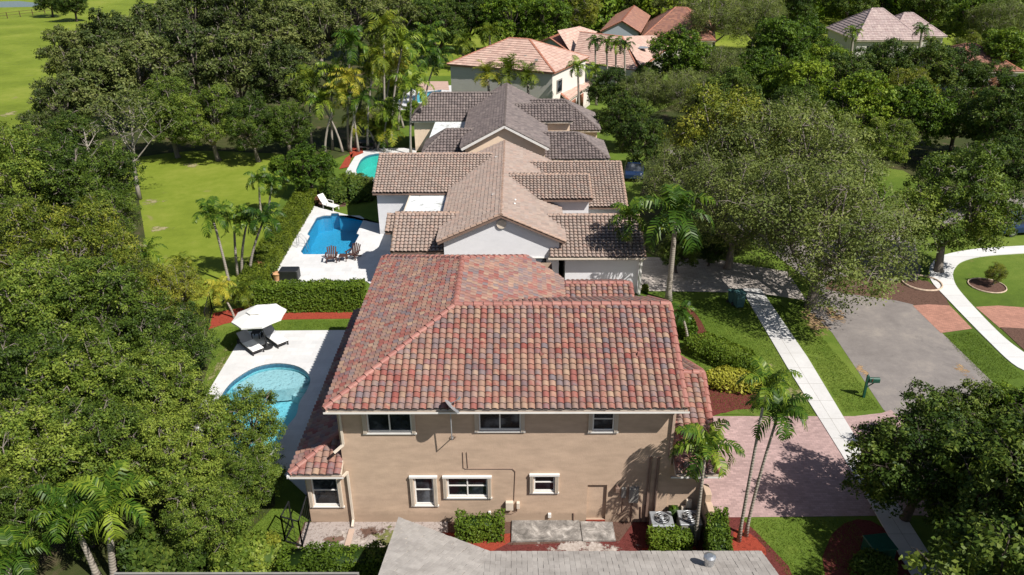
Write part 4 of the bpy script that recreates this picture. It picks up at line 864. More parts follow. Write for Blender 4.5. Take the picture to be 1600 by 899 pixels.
T = [
 # left foreground
 ('oak', 40, 285, 88, 'oak crown at the left edge just below the open field', G1), ('oak', 128, 282, 82, 'dark oak reaching the clearing, left of the thin bare trunk', G1), ('oak', 165, 335, 52, 'small oak whose right side borders the clearing with bare patches', G1),
 ('yel', 35, 385, 88, 'yellow-green tree at the left edge with pale twigs', G1), ('yel', 118, 400, 92, 'widest yellow-green tree of the left mass', G1), ('yel', 190, 440, 62, 'yellowish tree around the dark palm tuft left of the clearing', G1), ('yel', 268, 452, 52, 'yellow-green tree next to the small palms and the red mulch bed', G1),
 ('oak', 50, 490, 105, 'large dark oak at the left edge at mid height', G1), ('oak', 160, 505, 100, 'large dark oak in the middle of the left mass', G1), ('oak', 262, 535, 78, 'dark oak bordering the strip of lawn beside the loungers', G1),
 ('oak', 40, 610, 108, 'big oak at the left edge, below mid height', G1), ('oak', 140, 615, 100, 'big leafy oak between the left edge and the pool', G1), ('oak', 250, 625, 82, 'oak with a pale trunk showing left of the pool deck', G1),
 ('oak', 55, 715, 112, 'oak at the left edge above the leaning palms', G1), ('oak', 165, 700, 92, 'oak directly above the tall foreground palm', G1), ('oak', 285, 715, 88, 'oak right of the foreground palm', G1), ('oak', 372, 668, 66, 'oak whose branches hang over the pool water', G1), ('oak', 388, 745, 58, 'dark oak between the pool deck end and the side gate', G1),
 ('oak', 20, 810, 85, 'oak in the bottom left corner', G1), ('oak', 320, 812, 72, 'low dark oak above the bottom edge, right of the palm trunks', G1), ('dark', 130, 800, 60, 'shaded tree behind the leaning palm trunks', G1),
 # grove
 ('grove', 118, 88, 50, 'leftmost oak of the grove, spreading over the open field', G2), ('grove', 185, 70, 58, 'grove oak with bare grey limbs near the field edge', G2), ('grove', 255, 50, 54, 'grove oak against the bright field at the top', G2), ('grove', 305, 22, 55, 'grove oak touching the top field strip', G2),
 ('grove', 375, 28, 55, 'grove oak under the small field gap at the top', G2), ('grove', 440, 45, 58, 'grove oak left of the tallest palms', G2), ('grove', 500, 50, 52, 'grove oak just behind the tall palm cluster', G2), ('grove', 98, 165, 50, 'grove oak with its low branches resting on the field', G2), ('grove', 60, 205, 34, 'lowest and leftmost oak of the grove, dark against the field', G2),
 ('grove', 160, 135, 62, 'grove oak with deep shade gaps, above the bare tree', G2), ('grove', 225, 115, 68, 'broad grove oak in the middle of the grove', G2), ('grove', 300, 95, 66, 'grove oak with pale twigs at its centre', G2), ('grove', 375, 105, 66, 'dense grove oak right of the grove centre', G2), ('grove', 440, 120, 60, 'grove oak beside the yellow palm', G2),
 ('dark', 120, 215, 45, 'dark oak under the grove next to the bare forked tree', G2), ('oak', 265, 180, 55, 'grove oak over the shaded edge of the clearing', G2), ('oak', 330, 185, 55, 'grove oak casting shade on the top of the clearing', G2), ('oak', 395, 195, 48, 'grove oak at the right end of the clearing', G2), ('oak', 445, 195, 42, 'lower oak behind the slim palm trunks', G2),
 ('bright', 483, 262, 42, 'bright green bushy tree by the hedge of the blue pool', 'bushy garden trees'), ('bright', 440, 262, 22, 'small bushy tree left of the bright green one', 'bushy garden trees'), ('bright', 545, 285, 20, 'low bushy tree along the back of the blue pool yard', 'bushy garden trees'), ('bright', 515, 290, 20, 'low bush beside the white chaise', 'bushy garden trees'), ('dark', 570, 290, 20, 'dark bush against the tan tiled wing', 'bushy garden trees'),
 ('bright', 645, 175, 18, 'small garden tree beside the light blue pool', 'bushy garden trees'), ('dark', 600, 195, 24, 'dark bush under the palm cluster', 'bushy garden trees'),
 # top
 ('dark', 112, 2, 22, 'isolated dark tree on the field at the top left', G4), ('dark', 75, -2, 20, 'second isolated tree on the field, left of the first', G4),
 ('grove', 560, 25, 46, 'woodland tree behind the tallest palm', G4), ('grove', 625, 38, 44, 'woodland tree right of the tallest palm', G4), ('dark', 680, 42, 42, 'dark woodland tree behind the yellow palms', G4), ('dark', 735, 22, 42, 'dark woodland tree above the yellow palms', G4), ('bright', 795, 28, 40, 'bright leafy tree behind the pink hip roof', G4), ('bright', 855, 32, 38, 'leafy tree left of the salmon gable', G4), ('yel', 900, 15, 38, 'yellowish tree above the salmon roofs', G4), ('dark', 955, 5, 34, 'dark tree above the rust-red roof', G4), ('bright', 1010, 4, 34, 'bright tree just above the rust-red roof ridge', G4), ('wisp', 1062, 12, 38, 'grey-green tree at the right end of the rust-red roof', G4),
 ('wisp', 1120, 32, 46, 'olive feathery tree overlapping the rust-red roof', G4), ('wisp', 1180, 28, 46, 'olive feathery tree in the upper right of centre', G4), ('dark', 1240, 8, 34, 'dark tree left of the lone hip roof at the top', G4), ('bright', 1256, 62, 34, 'bright yellow-green tree left of the lone hip roof', G4), ('bright', 1295, 100, 32, 'bright tree in front of the lone hip roof, left side', G4), ('bright', 1215, 75, 45, 'bright green tree between the feathery tree and the lone roof', G4),
 ('dark', 1330, 2, 34, 'dark tree behind the lone hip roof, left', G4), ('dark', 1395, -4, 34, 'dark tree behind the lone hip roof, middle', G4), ('dark', 1455, 6, 34, 'dark tree behind the lone hip roof, right', G4), ('bright', 1530, 30, 36, 'leafy tree right of the lone hip roof', G4), ('yel', 1512, 78, 24, 'yellow-green tree at the right corner of the lone roof', G4), ('wisp', 1565, 35, 45, 'grey-green tree in the top right corner', G4),
 # right mass
 ('bright', 1058, 92, 46, 'round bright green tree overlapping the salmon roof', G3), ('dark', 1012, 122, 24, 'dark tree directly right of the four palms', G3), ('bright', 1095, 100, 34, 'bright green tree beside the round one', G3), ('dark', 955, 140, 34, 'dark tree beside the pink house garage', G3), ('dark', 975, 185, 38, 'dark tree beside the brown-roofed house', G3), ('dark', 1000, 220, 38, 'dark tree behind the parked blue car', G3), ('wisp', 1010, 145, 40, 'grey tree over the shaded drive of the pink house', G3), ('wisp', 1075, 145, 46, 'grey-green street tree above the big feathery one', G3), ('wisp', 1135, 110, 44, 'grey street tree right of the bright round tree', G3), ('dark', 1140, 150, 45, 'dark street tree behind the big feathery one', G3),
 ('bright', 1185, 120, 44, 'green street tree left of the yellow-tipped ones', G3), ('bright', 1250, 135, 48, 'green street tree in the middle of the right mass', G3), ('dark', 1325, 128, 46, 'dark tree below the lone hip roof', G3), ('dark', 1390, 106, 42, 'rounded dark tree hiding the right side of the lone roof', G3), ('dark', 1447, 108, 42, 'dark tree right of the rounded one', G3), ('dark', 1545, 125, 30, 'tree directly in front of the shaded rust-roofed house', G3), ('dark', 1490, 110, 38, 'dark tree left of the shaded rust-roofed house', G3), ('bright', 1565, 85, 40, 'tree above the shaded rust-roofed house', G3),
 ('yel', 1420, 145, 40, 'street tree with yellow-orange new leaves', G3), ('bright', 1345, 170, 56, 'green tree in the middle of the upper right mass', G3), ('bright', 1430, 180, 52, 'green tree below the yellow-orange one', G3), ('oak', 1240, 190, 48, 'tree behind the top of the big feathery canopy', G3), ('dark', 1500, 180, 45, 'dark tree below the shaded house', G3), ('dark', 1575, 195, 60, 'very dark tree at the right edge', G3), ('bright', 1585, 150, 34, 'bright tree at the right edge beside the shaded house', G3), ('oak', 1385, 222, 40, 'small tree beside the yellow lawn patch', G3), ('dark', 1565, 262, 50, 'dark tree at the right edge behind the rounded street tree', G3),
]
GS = {G1: 1.1, G2: 1.14, G3: 1.25, G4: 1.3}
for k, px, py, r_, lab, g in T: tree(k, px, py, r_*GS.get(g, 1.1), lab, group=g)
for a in (('yel', 1135, 225, 112, 'yellow-topped feathery tree at the head of the big canopy'), ('wisp', 1075, 285, 90, 'feathery olive tree leaning over the tan garage roof'), ('wisp', 1235, 250, 150, 'feathery olive tree in the middle of the big canopy'),
          ('wisp', 1150, 320, 120, 'feathery tree over the neighbour driveway'), ('bright', 1320, 290, 70, 'green tree behind the right side of the big canopy')): tree(*a, group=G3)
tree('wisp', 1290, 355, 172, 'largest feathery olive tree, over the cul-de-sac entrance', base=None, group=G3, hz=.9)
tree('oak', 1495, 318, 108, 'rounded dark green tree above the curved sidewalk', group=G3)
tree('dark', 1060, 392, 36, 'dark shrub-like tree under the tall coconut palm', group=G3)
tree('dark', 1110, 385, 32, 'dark low tree at the shaded back of the neighbour driveway', group=G3)
GZ = 'trees in the lower right corner'
for a in (('dark', 1440, 715, 118, 'dark tree throwing its shadow over the brick driveway'), ('dark', 1525, 660, 85, 'dark tree between the asphalt and the right edge'), ('bright', 1595, 665, 85, 'brighter green tree at the right edge of the asphalt'), ('dark', 1560, 775, 112, 'dark tree beside the sidewalk near the bottom edge'), ('dark', 1625, 800, 165, 'broad tree at the right edge shading the lawn by the brick drive'),
          ('bright', 1600, 830, 105, 'green tree in the bottom right corner with sunlit clumps'), ('dark', 1650, 940, 215, 'big shade tree cut off by the bottom right corner'), ('dark', 1565, 915, 95, 'low shade tree at the bottom edge right of the sidewalk'), ('dark', 1690, 760, 150, 'shade tree cut off by the right edge')): tree(*a, group=GZ)
# small ringed tree on the round lawn
tree('yel', 1553, 418, 19, 'tiny sparse tree standing in a ringed mulch circle on the round lawn', base=(1551, 446))
p = at(1542, 447); m = MB(); m.tube([(p.x+1.1*math.cos(t_), p.y+1.1*math.sin(t_), .04) for t_ in np.linspace(0, 6.283, 25)], .045, 6, cap=False)
tag(m.build('edging_ring', M['edging']), 'round stone edging ring around the mulch of the tiny tree', 'edging')
poly_sheet('mulch_circle', [(p.x+1.08*math.cos(t_), p.y+1.08*math.sin(t_)) for t_ in np.linspace(0, 6.283, 24)[:-1]], [], .02, M['mulch_brown'])
p = at(1440, 443); m = MB(); m.tube([(p.x+1.2*math.cos(t_), p.y+1.2*math.sin(t_), .06) for t_ in np.linspace(0, 6.283, 25)], .07, 6, cap=False)
tag(m.build('edging_ring', M['edging']), 'round stone edging ring at the foot of the rounded dark tree', 'edging')
# bare trees on the clearing
def bare(base, top, rad, label, seed, n=9, leafy=False):
    b = at(*base); t0 = at(*top, Y=b.y); r = root('bare_tree', b, label, 'tree'); rnd = random.Random(seed); m = MB(); H = t0.z; dx = t0.x-b.x
    spine = [b+Vector((dx*f+math.sin(f*6+seed)*.12, 0, H*f)) for f in np.linspace(0, 1, 7)]; m.tube(spine, [rad*(1.1-.9*f) for f in np.linspace(0, 1, 7)], 7); ends = []
    def br(p, d, L, r_, dep):
        q = p+d*L*.5+Vector((rnd.uniform(-.1, .1), rnd.uniform(-.1, .1), .05))*L; e = q+(d+Vector((0, 0, .25))).normalized()*L*.5; m.tube([p, q, e], [r_, r_*.7, r_*.35], 5, cap=False); ends.append(e)
        if dep:
            for k in range(3): br(q.lerp(e, rnd.random()), (d+Vector((rnd.gauss(0, .7), rnd.gauss(0, .7), rnd.gauss(.1, .4)))).normalized(), L*rnd.uniform(.45, .65), r_*.5, dep-1)
    for k in range(n):
        f = .42+.55*k/n; th = k*2.4; br(b.lerp(spine[-1], f)+Vector((0, 0, 0)), Vector((math.cos(th), math.sin(th), .75)).normalized(), H*(.5-.3*f), rad*.45*(1.2-f), 2)
    m.build('trunk', M['bark_pale'], r, True)
    if leafy:
        rng = np.random.default_rng(seed); C = np.array([list(e) for e in ends for _ in range(13)])+rng.normal(0, .3, (len(ends)*13, 3))
        me = quads_mesh('crown', leaves(C, np.tile([[0, 0, 1.]], (len(C), 1)), rng, .12), rng.uniform(0, 1, len(C)), M['l_grove']); o = link(bpy.data.objects.new('crown', me)); attach(o, r)
    return r
bare((218, 312), (200, 165), .2, 'tall thin bare tree with pale straight trunk in the clearing', 3, 11, True)
bare((152, 275), (128, 200), .22, 'leaning forked bare tree at the dark edge of the grove', 8, 8)
p = at(204, 392); m = MB(); m.tube([(p.x, p.y, 0), (p.x, p.y, 2.6)], .05, 8); tag(m.build('marker_post', M['yellowpost']), 'thin yellow post in the grass left of the clearing', 'post')
# ---- palms
def frond_quads(rng, az, el, L, droop, n=26, ll=.55, wd=.055, hang=.5):
    """feather frond: rachis arcs out and droops, leaflets on both sides"""
    Q = []; d = np.array([math.cos(az), math.sin(az), 0]); pts = []; e = el; p = np.zeros(3); st = L/n; s = np.array([-math.sin(az), math.cos(az), 0]); tw = rng.normal(0, .12)
    for i in range(n+1):
        pts.append(p.copy()); e -= droop/n*(.5+1.2*i/n); t = np.array([d[0]*math.cos(e), d[1]*math.cos(e), math.sin(e)])+s*tw*.3; p = p+t*st
    for i in range(1, n+1):
        f = i/n; t = unit(pts[i]-pts[i-1]); lf = ll*math.sin(math.pi*min(1, .12+.86*f))**.6*rng.uniform(.85, 1.1); up_ = np.cross(s, t); up_ = up_*np.sign(up_[2]+1e-6)
        for sg in (-1, 1):
            a = unit(s*sg*.85+t*(.5+rng.normal(0, .12))+up_*(.12+rng.normal(0, .12))); b_ = a+np.array([0, 0, -hang]); mid = pts[i]+a*lf*.5; end = mid+unit(b_)*lf*.55; w_ = t*wd
            Q.append([pts[i]-w_*.4, pts[i]+w_*.4, mid+w_*.6, mid-w_*.6]); Q.append([mid-w_*.6, mid+w_*.6, end+w_*.12, end-w_*.12])
    for i in range(n):
        w_ = s*.022*(1.2-i/n); Q.append([pts[i]-w_, pts[i]+w_, pts[i+1]+w_, pts[i+1]-w_])
    return Q
def palm_crown(seed, mat, nf=15, L=2.1, ll=.55, droop=1.6, el=(-.2, 1.35), wd=.034, n=30, hang=.5, yellow=.15):
    rng = np.random.default_rng(seed); Q = []; T_ = []
    for k in range(nf):
        f = k/(nf-1); q = frond_quads(rng, k*2.399+rng.normal(0, .15), el[0]+(el[1]-el[0])*f+rng.normal(0, .07), L*rng.uniform(.85, 1.1)*(1-.15*f), droop*(1.05-.35*f), n, ll, wd, hang); Q += q
        b_ = np.clip(.35+.3*rng.random()+(yellow if rng.random() < .3 else 0)-.1*f, 0, 1); T_ += [b_]*len(q)
    return quads_mesh('crown', np.array(Q), np.array(T_), M[mat])
PC = {'c': [palm_crown(s_, 'l_palm', 12, 2.1, .62, 2.0, wd=.095, n=17, hang=1.1) for s_ in (1, 2, 3)], 'y': [palm_crown(s_, 'l_palmy', 14, 2.3, .7, 2.2, (-.4, 1.35), wd=.1, n=15, hang=1.0) for s_ in (4, 5)],
      'b': [palm_crown(s_, 'l_palm', 13, 3.0, .85, 2.1, (-.35, 1.4), .1, 19, 1.0) for s_ in (6, 7)], 'f': [palm_crown(s_, 'l_palmy', 18, 1.5, .5, 1.5, (-.3, 1.4), .05, 20, .2) for s_ in (8,)]}
np_ = [0]
def palm(base, crown, label, k='c', rpx=None, tr=.09, group=None, bend=.3, trunk_mat='palmbark', z=None):
    """base: foot of the trunk in the photo, crown: where the fronds spring"""
    if base[0] == 'Y': c = at(*crown, Y=base[1]); b = Vector((c.x+.3, c.y, 0))
    else: b = at(*base); c = at(*crown, Y=b.y)
    np_[0] += 1; r = root('palm_tree', b, label, 'palm tree', group); dx = c-b
    N = 9; pts = [b+Vector((dx.x*(f**(1+bend*2)), dx.y*f, dx.z*f)) for f in np.linspace(0, 1, N)]; m = MB()
    m.tube(pts, [tr*(1.9 if i == 0 else 1.25-.45*i/N) for i in range(N)], 9); m.build('trunk', M[trunk_mat], r, True)
    d = (pts[-1]-pts[-2]).normalized(); m = MB(); m.tube([pts[-1]-d*.05, pts[-1]+d*.35, pts[-1]+d*.7], [tr*.95, tr*1.1, tr*.45], 8); m.build('crownshaft', M['shaft'], r, True)
    me = PC[k][np_[0] % len(PC[k])]; o = link(bpy.data.objects.new('crown', me)); o.parent = r
    Lr = {'c': 2.0, 'y': 2.3, 'b': 3.0, 'f': 1.5}[k]; dep = (c-CAM).dot(Fv); sc = (rpx*dep/FPX)/(Lr*.82) if rpx else 1.
    o.location = c+d*.5-b; o.scale = (sc,)*3; o.rotation_euler = (0, 0, np_[0]*1.7); return r
palm((1085, 851), (1101, 716), 'single palm in front of the air conditioners, fronds against the tan wall', rpx=56, tr=.06, bend=.1)
GP = 'pair of tall thin palms by the brick driveway'
palm((1154, 846), (1196, 615), 'left and taller of the two thin palms by the brick driveway', rpx=46, tr=.055, group=GP); palm((1165, 838), (1212, 660), 'right and lower of the two thin palms by the brick driveway', rpx=50, tr=.055, group=GP)
palm((1044, 470), (1056, 345), 'big coconut palm with arching fronds at the neighbour driveway', 'b', 74, .15, bend=.5); palm((986, 455), (984, 350), 'slim palm against the tan garage roof', 'c', 40, .09, bend=.1)
GQ = 'palms in the bottom left corner'
palm((180, 905), (172, 800), 'foreground palm with hanging yellow-green fronds, straight trunk', 'b', 72, .11, group=GQ, bend=.2); palm((152, 902), (112, 812), 'leaning foreground palm with drooping fronds', 'b', 60, .1, group=GQ); palm((20, 950), (15, 880), 'palm cut off by the bottom left corner', 'b', 60, .1, group=GQ)
palm((228, 445), (228, 405), 'dark palm tuft rising from the yellow-green tree', 'b', 34, .12); palm((285, 470), (285, 422), 'half hidden yellowish palm at the foot of the clearing', 'y', 28, .1)
GA = 'slim palms outside the long hedge'
for b_, c_, r_, l_ in (((358, 443), (334, 347), 36, 'leftmost slim palm with a leaning white trunk'), ((372, 432), (366, 350), 30, 'second slim palm from the left, thin white trunk'), ((379, 434), (385, 352), 30, 'slim palm twinned with the second one'), ((391, 440), (409, 352), 34, 'rightmost slim palm, leaning to the right'), ((408, 336), (405, 290), 24, 'short dark palm before the hedge top, left'), ((421, 334), (425, 292), 24, 'short dark palm before the hedge top, right')):
    palm(b_, c_, l_, 'c', r_, .08, group=GA)
palm((366, 497), (348, 462), 'small yellowish palm on the red mulch, slanting white trunk', 'y', 28, .06, group='small palms by the umbrella'); palm((392, 487), (384, 465), 'small bushy palm behind the white umbrella', 'y', 30, .06, group='small palms by the umbrella')
GC = 'cluster of tall palms behind the pools'
for b_, c_, r_, k_, l_ in (((488, 232), (484, 132), 38, 'y', 'yellow palm with broad crown at the left of the cluster'), ((545, 235), (548, 75), 34, 'c', 'palm with a very tall white trunk'), ((560, 238), (545, 130), 30, 'y', 'yellow palm right beside the very tall one'), ((556, 230), (575, 120), 28, 'c', 'green palm right of the tall white trunk'), ((604, 230), (600, 50), 38, 'y', 'highest palm of the cluster'), ((612, 225), (628, 75), 34, 'c', 'green palm right of the highest one'),
    ((640, 170), (660, 85), 28, 'c', 'green palm behind the light blue pool'), ((600, 215), (612, 108), 34, 'y', 'yellow palm under the highest one'), ((622, 205), (640, 118), 26, 'c', 'dark palm at the left end of the brown roof'), ((588, 232), (565, 188), 30, 'y', 'low yellow fan-like palm above the turquoise pool'), ((600, 238), (605, 180), 26, 'c', 'thin dark-trunked palm by the turquoise pool'), ((642, 242), (643, 140), 32, 'c', 'palm with a thick pale trunk at the corner of the brown-roofed house'), ((520, 235), (520, 120), 28, 'c', 'palm half lost among the grove leaves'), ((665, 160), (682, 95), 24, 'c', 'slim palm left of the grey two-storey house'), ((508, 240), (528, 150), 26, 'y', 'yellowish palm low in the cluster'), ((575, 235), (585, 95), 32, 'y', 'yellow palm between the very tall one and the highest one'), ((630, 200), (612, 150), 30, 'c', 'bright palm just left of the brown roof'), ((590, 236), (600, 210), 24, 'f', 'low bright fan palm on the turquoise pool terrace'), ((535, 238), (505, 165), 28, 'c', 'green palm under the leftmost yellow one'), ((650, 165), (668, 60), 28, 'c', 'feathery palm above the light blue pool'), ((548, 238), (560, 160), 26, 'c', 'short green palm among the white trunks')):
    r_ *= 1.1;
    palm(b_, c_, l_, k_, r_, .1, group=GC)
palm((723, 110), (725, 72), 'yellow coconut palm left of the pink hip roof', 'y', 25, .2); palm((766, 95), (765, 55), 'tall yellow-green palm behind the pink hip roof', 'y', 26, .2)
for b_, c_, r_, l_ in ((('Y', 83.5), (762, 122), 24, 'fan-like palm before the grey wall, left'), (('Y', 84), (795, 118), 28, 'fan-like palm before the grey wall, middle'), (('Y', 83.5), (824, 124), 24, 'fan-like palm before the grey wall, right')): palm(b_, c_, l_, 'f', r_, .15, group='fan palms before the grey wall')
palm(('Y', 84), (903, 112), 'lone palm in front of the pink house garage', 'c', 21, .12)
for b_, c_, r_, l_ in ((('Y', 101), (930, 72), 16, 'first of four palms in a row before the salmon roof'), (('Y', 101), (948, 72), 16, 'second from left of the four palms before the salmon roof'), (('Y', 101), (962, 76), 16, 'third from left of the four palms before the salmon roof'), (('Y', 101), (976, 76), 17, 'last of four palms in a row before the salmon roof, leaning right')): palm(b_, c_, l_, 'c', r_, .12, group='row of four palms')
palm(('Y', 97), (930, 116), 'short palm right of the lone garage palm', 'c', 18, .12); palm(('Y', 122), (1333, 55), 'short palm before the lone hip roof, left', 'c', 17, .2); palm(('Y', 124), (1440, 52), 'short palm before the lone hip roof, right', 'c', 18, .2)
palm((1075, 545), (1068, 500), 'small palm beside the front corner of the red roof', 'c', 24, .07)
# ---- hedges and shrubs: leafy skin over a twiggy core
def hedge(label, path, width, h, mat='l_hedge', dens=260, size=.06, rnd_top=.0, seed=1, name='hedge', cat='hedge', group=None, bumpy=.06):
    rng = np.random.default_rng(seed); P = [Vector((p[0], p[1], 0)) for p in path]; segs = [(P[i], P[i+1]) for i in range(len(P)-1)]; Ls = [(b-a).length for a, b in segs]; tot = sum(Ls)
    per = width+2*h; n = int(dens*tot*per/4)*4; C = np.zeros((n, 3)); N = np.zeros((n, 3)); s_ = rng.uniform(0, tot, n); cum = np.cumsum([0]+Ls)
    idx = np.clip(np.searchsorted(cum, s_, side='right')-1, 0, len(segs)-1); A = np.array([list(a) for a, b in segs])[idx]; D = np.array([list((b-a).normalized()) for a, b in segs])[idx]
    S = np.stack([-D[:, 1], D[:, 0], D[:, 2]*0], 1); base = A+D*(s_-cum[idx])[:, None]; q = rng.uniform(0, per, n); ph = np.sin(s_*3.1+seed)*bumpy+np.sin(s_*7.7)*bumpy*.6
    side = np.where(q < h, -1, np.where(q > h+width, 1, 0)); lat = np.where(side == 0, q-h-width/2, side*width/2); zz = np.where(side == -1, q, np.where(side == 1, q-h-width, h))
    if rnd_top > 0:
        # rounded mound section
        th = rng.uniform(0, math.pi, n); lat = np.cos(th)*width/2; zz = h*np.sin(th)**rnd_top; side = lat/(width/2)
        endf = np.clip(np.minimum(s_, tot-s_)/(width*.5), .05, 1)**.5; lat = lat*endf; zz = zz*(.55+.45*endf)
    inw = rng.uniform(0, .12, n); N = S*side[:, None]+np.array([0, 0, 1.])*(.35+.65*(np.abs(side) < .6))[:, None]; N = unit(N)
    C = base+S*lat[:, None]; C[:, 2] = zz+ph*(zz/h); C -= N*inw[:, None]; C += rng.normal(0, .025, (n, 3))
    if not rnd_top:
        m_ = n//14; e0 = rng.integers(0, 2, m_); a0 = np.where(e0[:, None] == 0, np.array(list(P[0])), np.array(list(P[-1]))); d0 = np.array(list((P[0]-P[1]).normalized())); d1_ = np.array(list((P[-1]-P[-2]).normalized()))
        dd = np.where(e0[:, None] == 0, d0, d1_); s0 = np.stack([-dd[:, 1], dd[:, 0], dd[:, 2]*0], 1); Ce = a0+s0*rng.uniform(-width/2, width/2, m_)[:, None]-dd*rng.uniform(0, .1, m_)[:, None]; Ce[:, 2] = rng.uniform(0, h, m_)
        C = np.concatenate([C, Ce]); N = np.concatenate([N, dd])
    tint = np.clip(.45+.25*np.sin(C[:, 0]*2.3+seed)*np.sin(C[:, 1]*1.9)+rng.normal(0, .15, len(C)), 0, 1)
    core = MB(); k = .78 if rnd_top else 1
    for a, b in segs:
        d = (b-a).normalized(); a2, b2 = a+d*(.14+ (width*.2 if rnd_top else 0)), b-d*(.14+(width*.2 if rnd_top else 0))
        core.bar(a2+Vector((0, 0, (h-.14)*k/2)), b2+Vector((0, 0, (h-.14)*k/2)), (width-.26)*(.72 if rnd_top else 1), (h-.14)*k)
    me = quads_mesh(name, leaves(C, N, rng, size, .6, .55), tint, M[mat], (core.v, core.f), M['l_dark']); o = link(bpy.data.objects.new(name, me)); tag(o, label, cat, group); return o
def g2(*l, z=0.): return [tuple(at(x, y, z)[:2]) for x, y in l]
hedge('long tall clipped hedge between the two pool yards', g2((402, 484), (572, 482)), 1.1, 1.75, dens=420, size=.07)
hedge('clipped hedge running away along the left side of the blue pool', g2((388, 455), (425, 390), (480, 304), z=.6), 1.7, 1.15, 'l_hedgelight', dens=420, size=.06, seed=5, bumpy=.03)
hedge('dark green rounded hedge beside the front of the red roof', g2((1068, 545), (1100, 552), (1140, 568), (1182, 588)), 1.9, 1.1, dens=330, size=.055, rnd_top=.45, seed=3)
hedge('yellow variegated rounded hedge by the maroon mulch', g2((1098, 600), (1140, 604), (1190, 612)), 1.5, .95, 'l_hedgey', dens=300, size=.07, rnd_top=.45, seed=4)
hedge('low block hedge screening the air conditioners', g2((1012, 846), (1079, 844), z=.4), .75, .85, dens=520, size=.05, seed=6)
hedge('tall narrow hedge right of the garden wall', g2((1124, 880), (1118, 810), z=.9), .8, 1.5, dens=520, size=.05, seed=7)
hedge('pair of clipped box shrubs under the kitchen windows', g2((712, 827), (788, 826), z=.4), .75, .95, 'l_hedge', dens=520, size=.05, seed=8, name='shrub', cat='shrub', bumpy=.1)
hedge('hedge along the bottom edge left of the pale roof', g2((440, 884), (612, 882), z=.5), 1.0, 1.1, 'l_hedge', dens=480, size=.055, seed=9, bumpy=.12)
hedge('leafy shrub mass beside the black gate', g2((330, 878), (450, 868), z=.5), 1.8, 1.3, 'l_oak', dens=260, size=.09, rnd_top=.5, seed=10, bumpy=.2)
hedge('yellow-green shrub just left of the gate foot', g2((395, 858), (440, 862), z=.4), 1.2, 1.2, 'l_yel', dens=260, size=.08, rnd_top=.5, seed=11, bumpy=.2)
hedge('dark understory shrubs along the bottom left', g2((190, 880), (330, 875), z=.5), 2.0, 1.8, 'l_dark', dens=160, size=.1, rnd_top=.5, seed=12, bumpy=.3)
hedge('small hedge against the neighbour garage wall', g2((952, 440), (985, 440), z=.5), .9, 1.0, dens=320, size=.07, seed=13)
hedge('small shrub at the neighbour garage corner', g2((990, 438), (1000, 438), z=.5), .9, 1.2, 'l_hedge', dens=320, size=.07, rnd_top=.5, seed=14, name='shrub', cat='shrub')
hedge('yellowish shrub at the edge of the neighbour driveway', g2((1004, 452), (1012, 450), z=.3), .8, .7, 'l_yel', dens=320, size=.07, rnd_top=.5, seed=15, name='shrub', cat='shrub')
hedge('leafy plant between the two air conditioners', g2((1048, 800), (1056, 800), z=.7), .7, 1.3, 'l_bright', dens=240, size=.09, rnd_top=.5, seed=16, name='shrub', cat='shrub')
hedge('dark shrub belt behind the blue pool yard', g2((500, 300), (545, 300), (590, 296), z=.8), 2.2, 1.9, 'l_dark', dens=160, size=.12, rnd_top=.5, seed=17, bumpy=.3)
hedge('ferny shrubs beside the red roof corner', g2((1060, 505), (1078, 535)), 1.3, 1.0, 'l_bright', dens=200, size=.1, rnd_top=.5, seed=18, name='shrub', cat='shrub')
hedge('dark hedge in the shaded mulch bed near the bottom edge', g2((1330, 885), (1400, 880), z=.4), 1.4, .8, 'l_dark', dens=300, size=.06, rnd_top=.5, seed=19)
hedge('low flower shrub under the small tree by the chaise', g2((492, 322), (500, 308)), .7, .6, 'l_rust', dens=200, size=.07, rnd_top=.5, seed=20, name='shrub', cat='shrub')
hedge('reddish trees of foliage above the shaded house roof', g2((1520, 135), (1590, 140), z=4), 4, 4.5, 'l_rust', dens=18, size=.3, rnd_top=.6, seed=21, name='shrub', cat='shrub', bumpy=.4)
# far woodland, one mass nobody could count
def far_wood():
    rng = np.random.default_rng(77); Cs = []; Ns = []; Ts = []
    for k in range(150):
        Y = rng.uniform(150, 330); px = rng.uniform(420, 1750) if k < 110 else rng.uniform(1000, 1800); c = at(px, 100, Y=Y); x = c.x
        if px < 620 and Y < 190: continue
        r = rng.uniform(5, 8); h = rng.uniform(7, 12); n = 3200; d = unit(rng.normal(0, 1, (n, 3))+[0, 0, .3]); b = 1+.25*np.sin(d[:, 0]*6+k)*np.sin(d[:, 1]*5+k*2)+.12*np.sin(d[:, 2]*11+k)
        Cs.append(np.array([x, Y, h*.55])+d*b[:, None]*[r, r, h*.48]*rng.uniform(.85, 1, n)[:, None]); Ns.append(d+[0, 0, .4]); Ts.append(np.clip(rng.uniform(.1, .7)+rng.normal(0, .15, n), 0, 1))
    C = np.concatenate(Cs); me = quads_mesh('woodland', leaves(C, np.concatenate(Ns), rng, .34, .7, .6), np.concatenate(Ts), M['l_bright'])
    o = link(bpy.data.objects.new('woodland', me)); tag(o, 'dense mixed woodland beyond the last houses', 'woodland', kind='stuff')
far_wood()
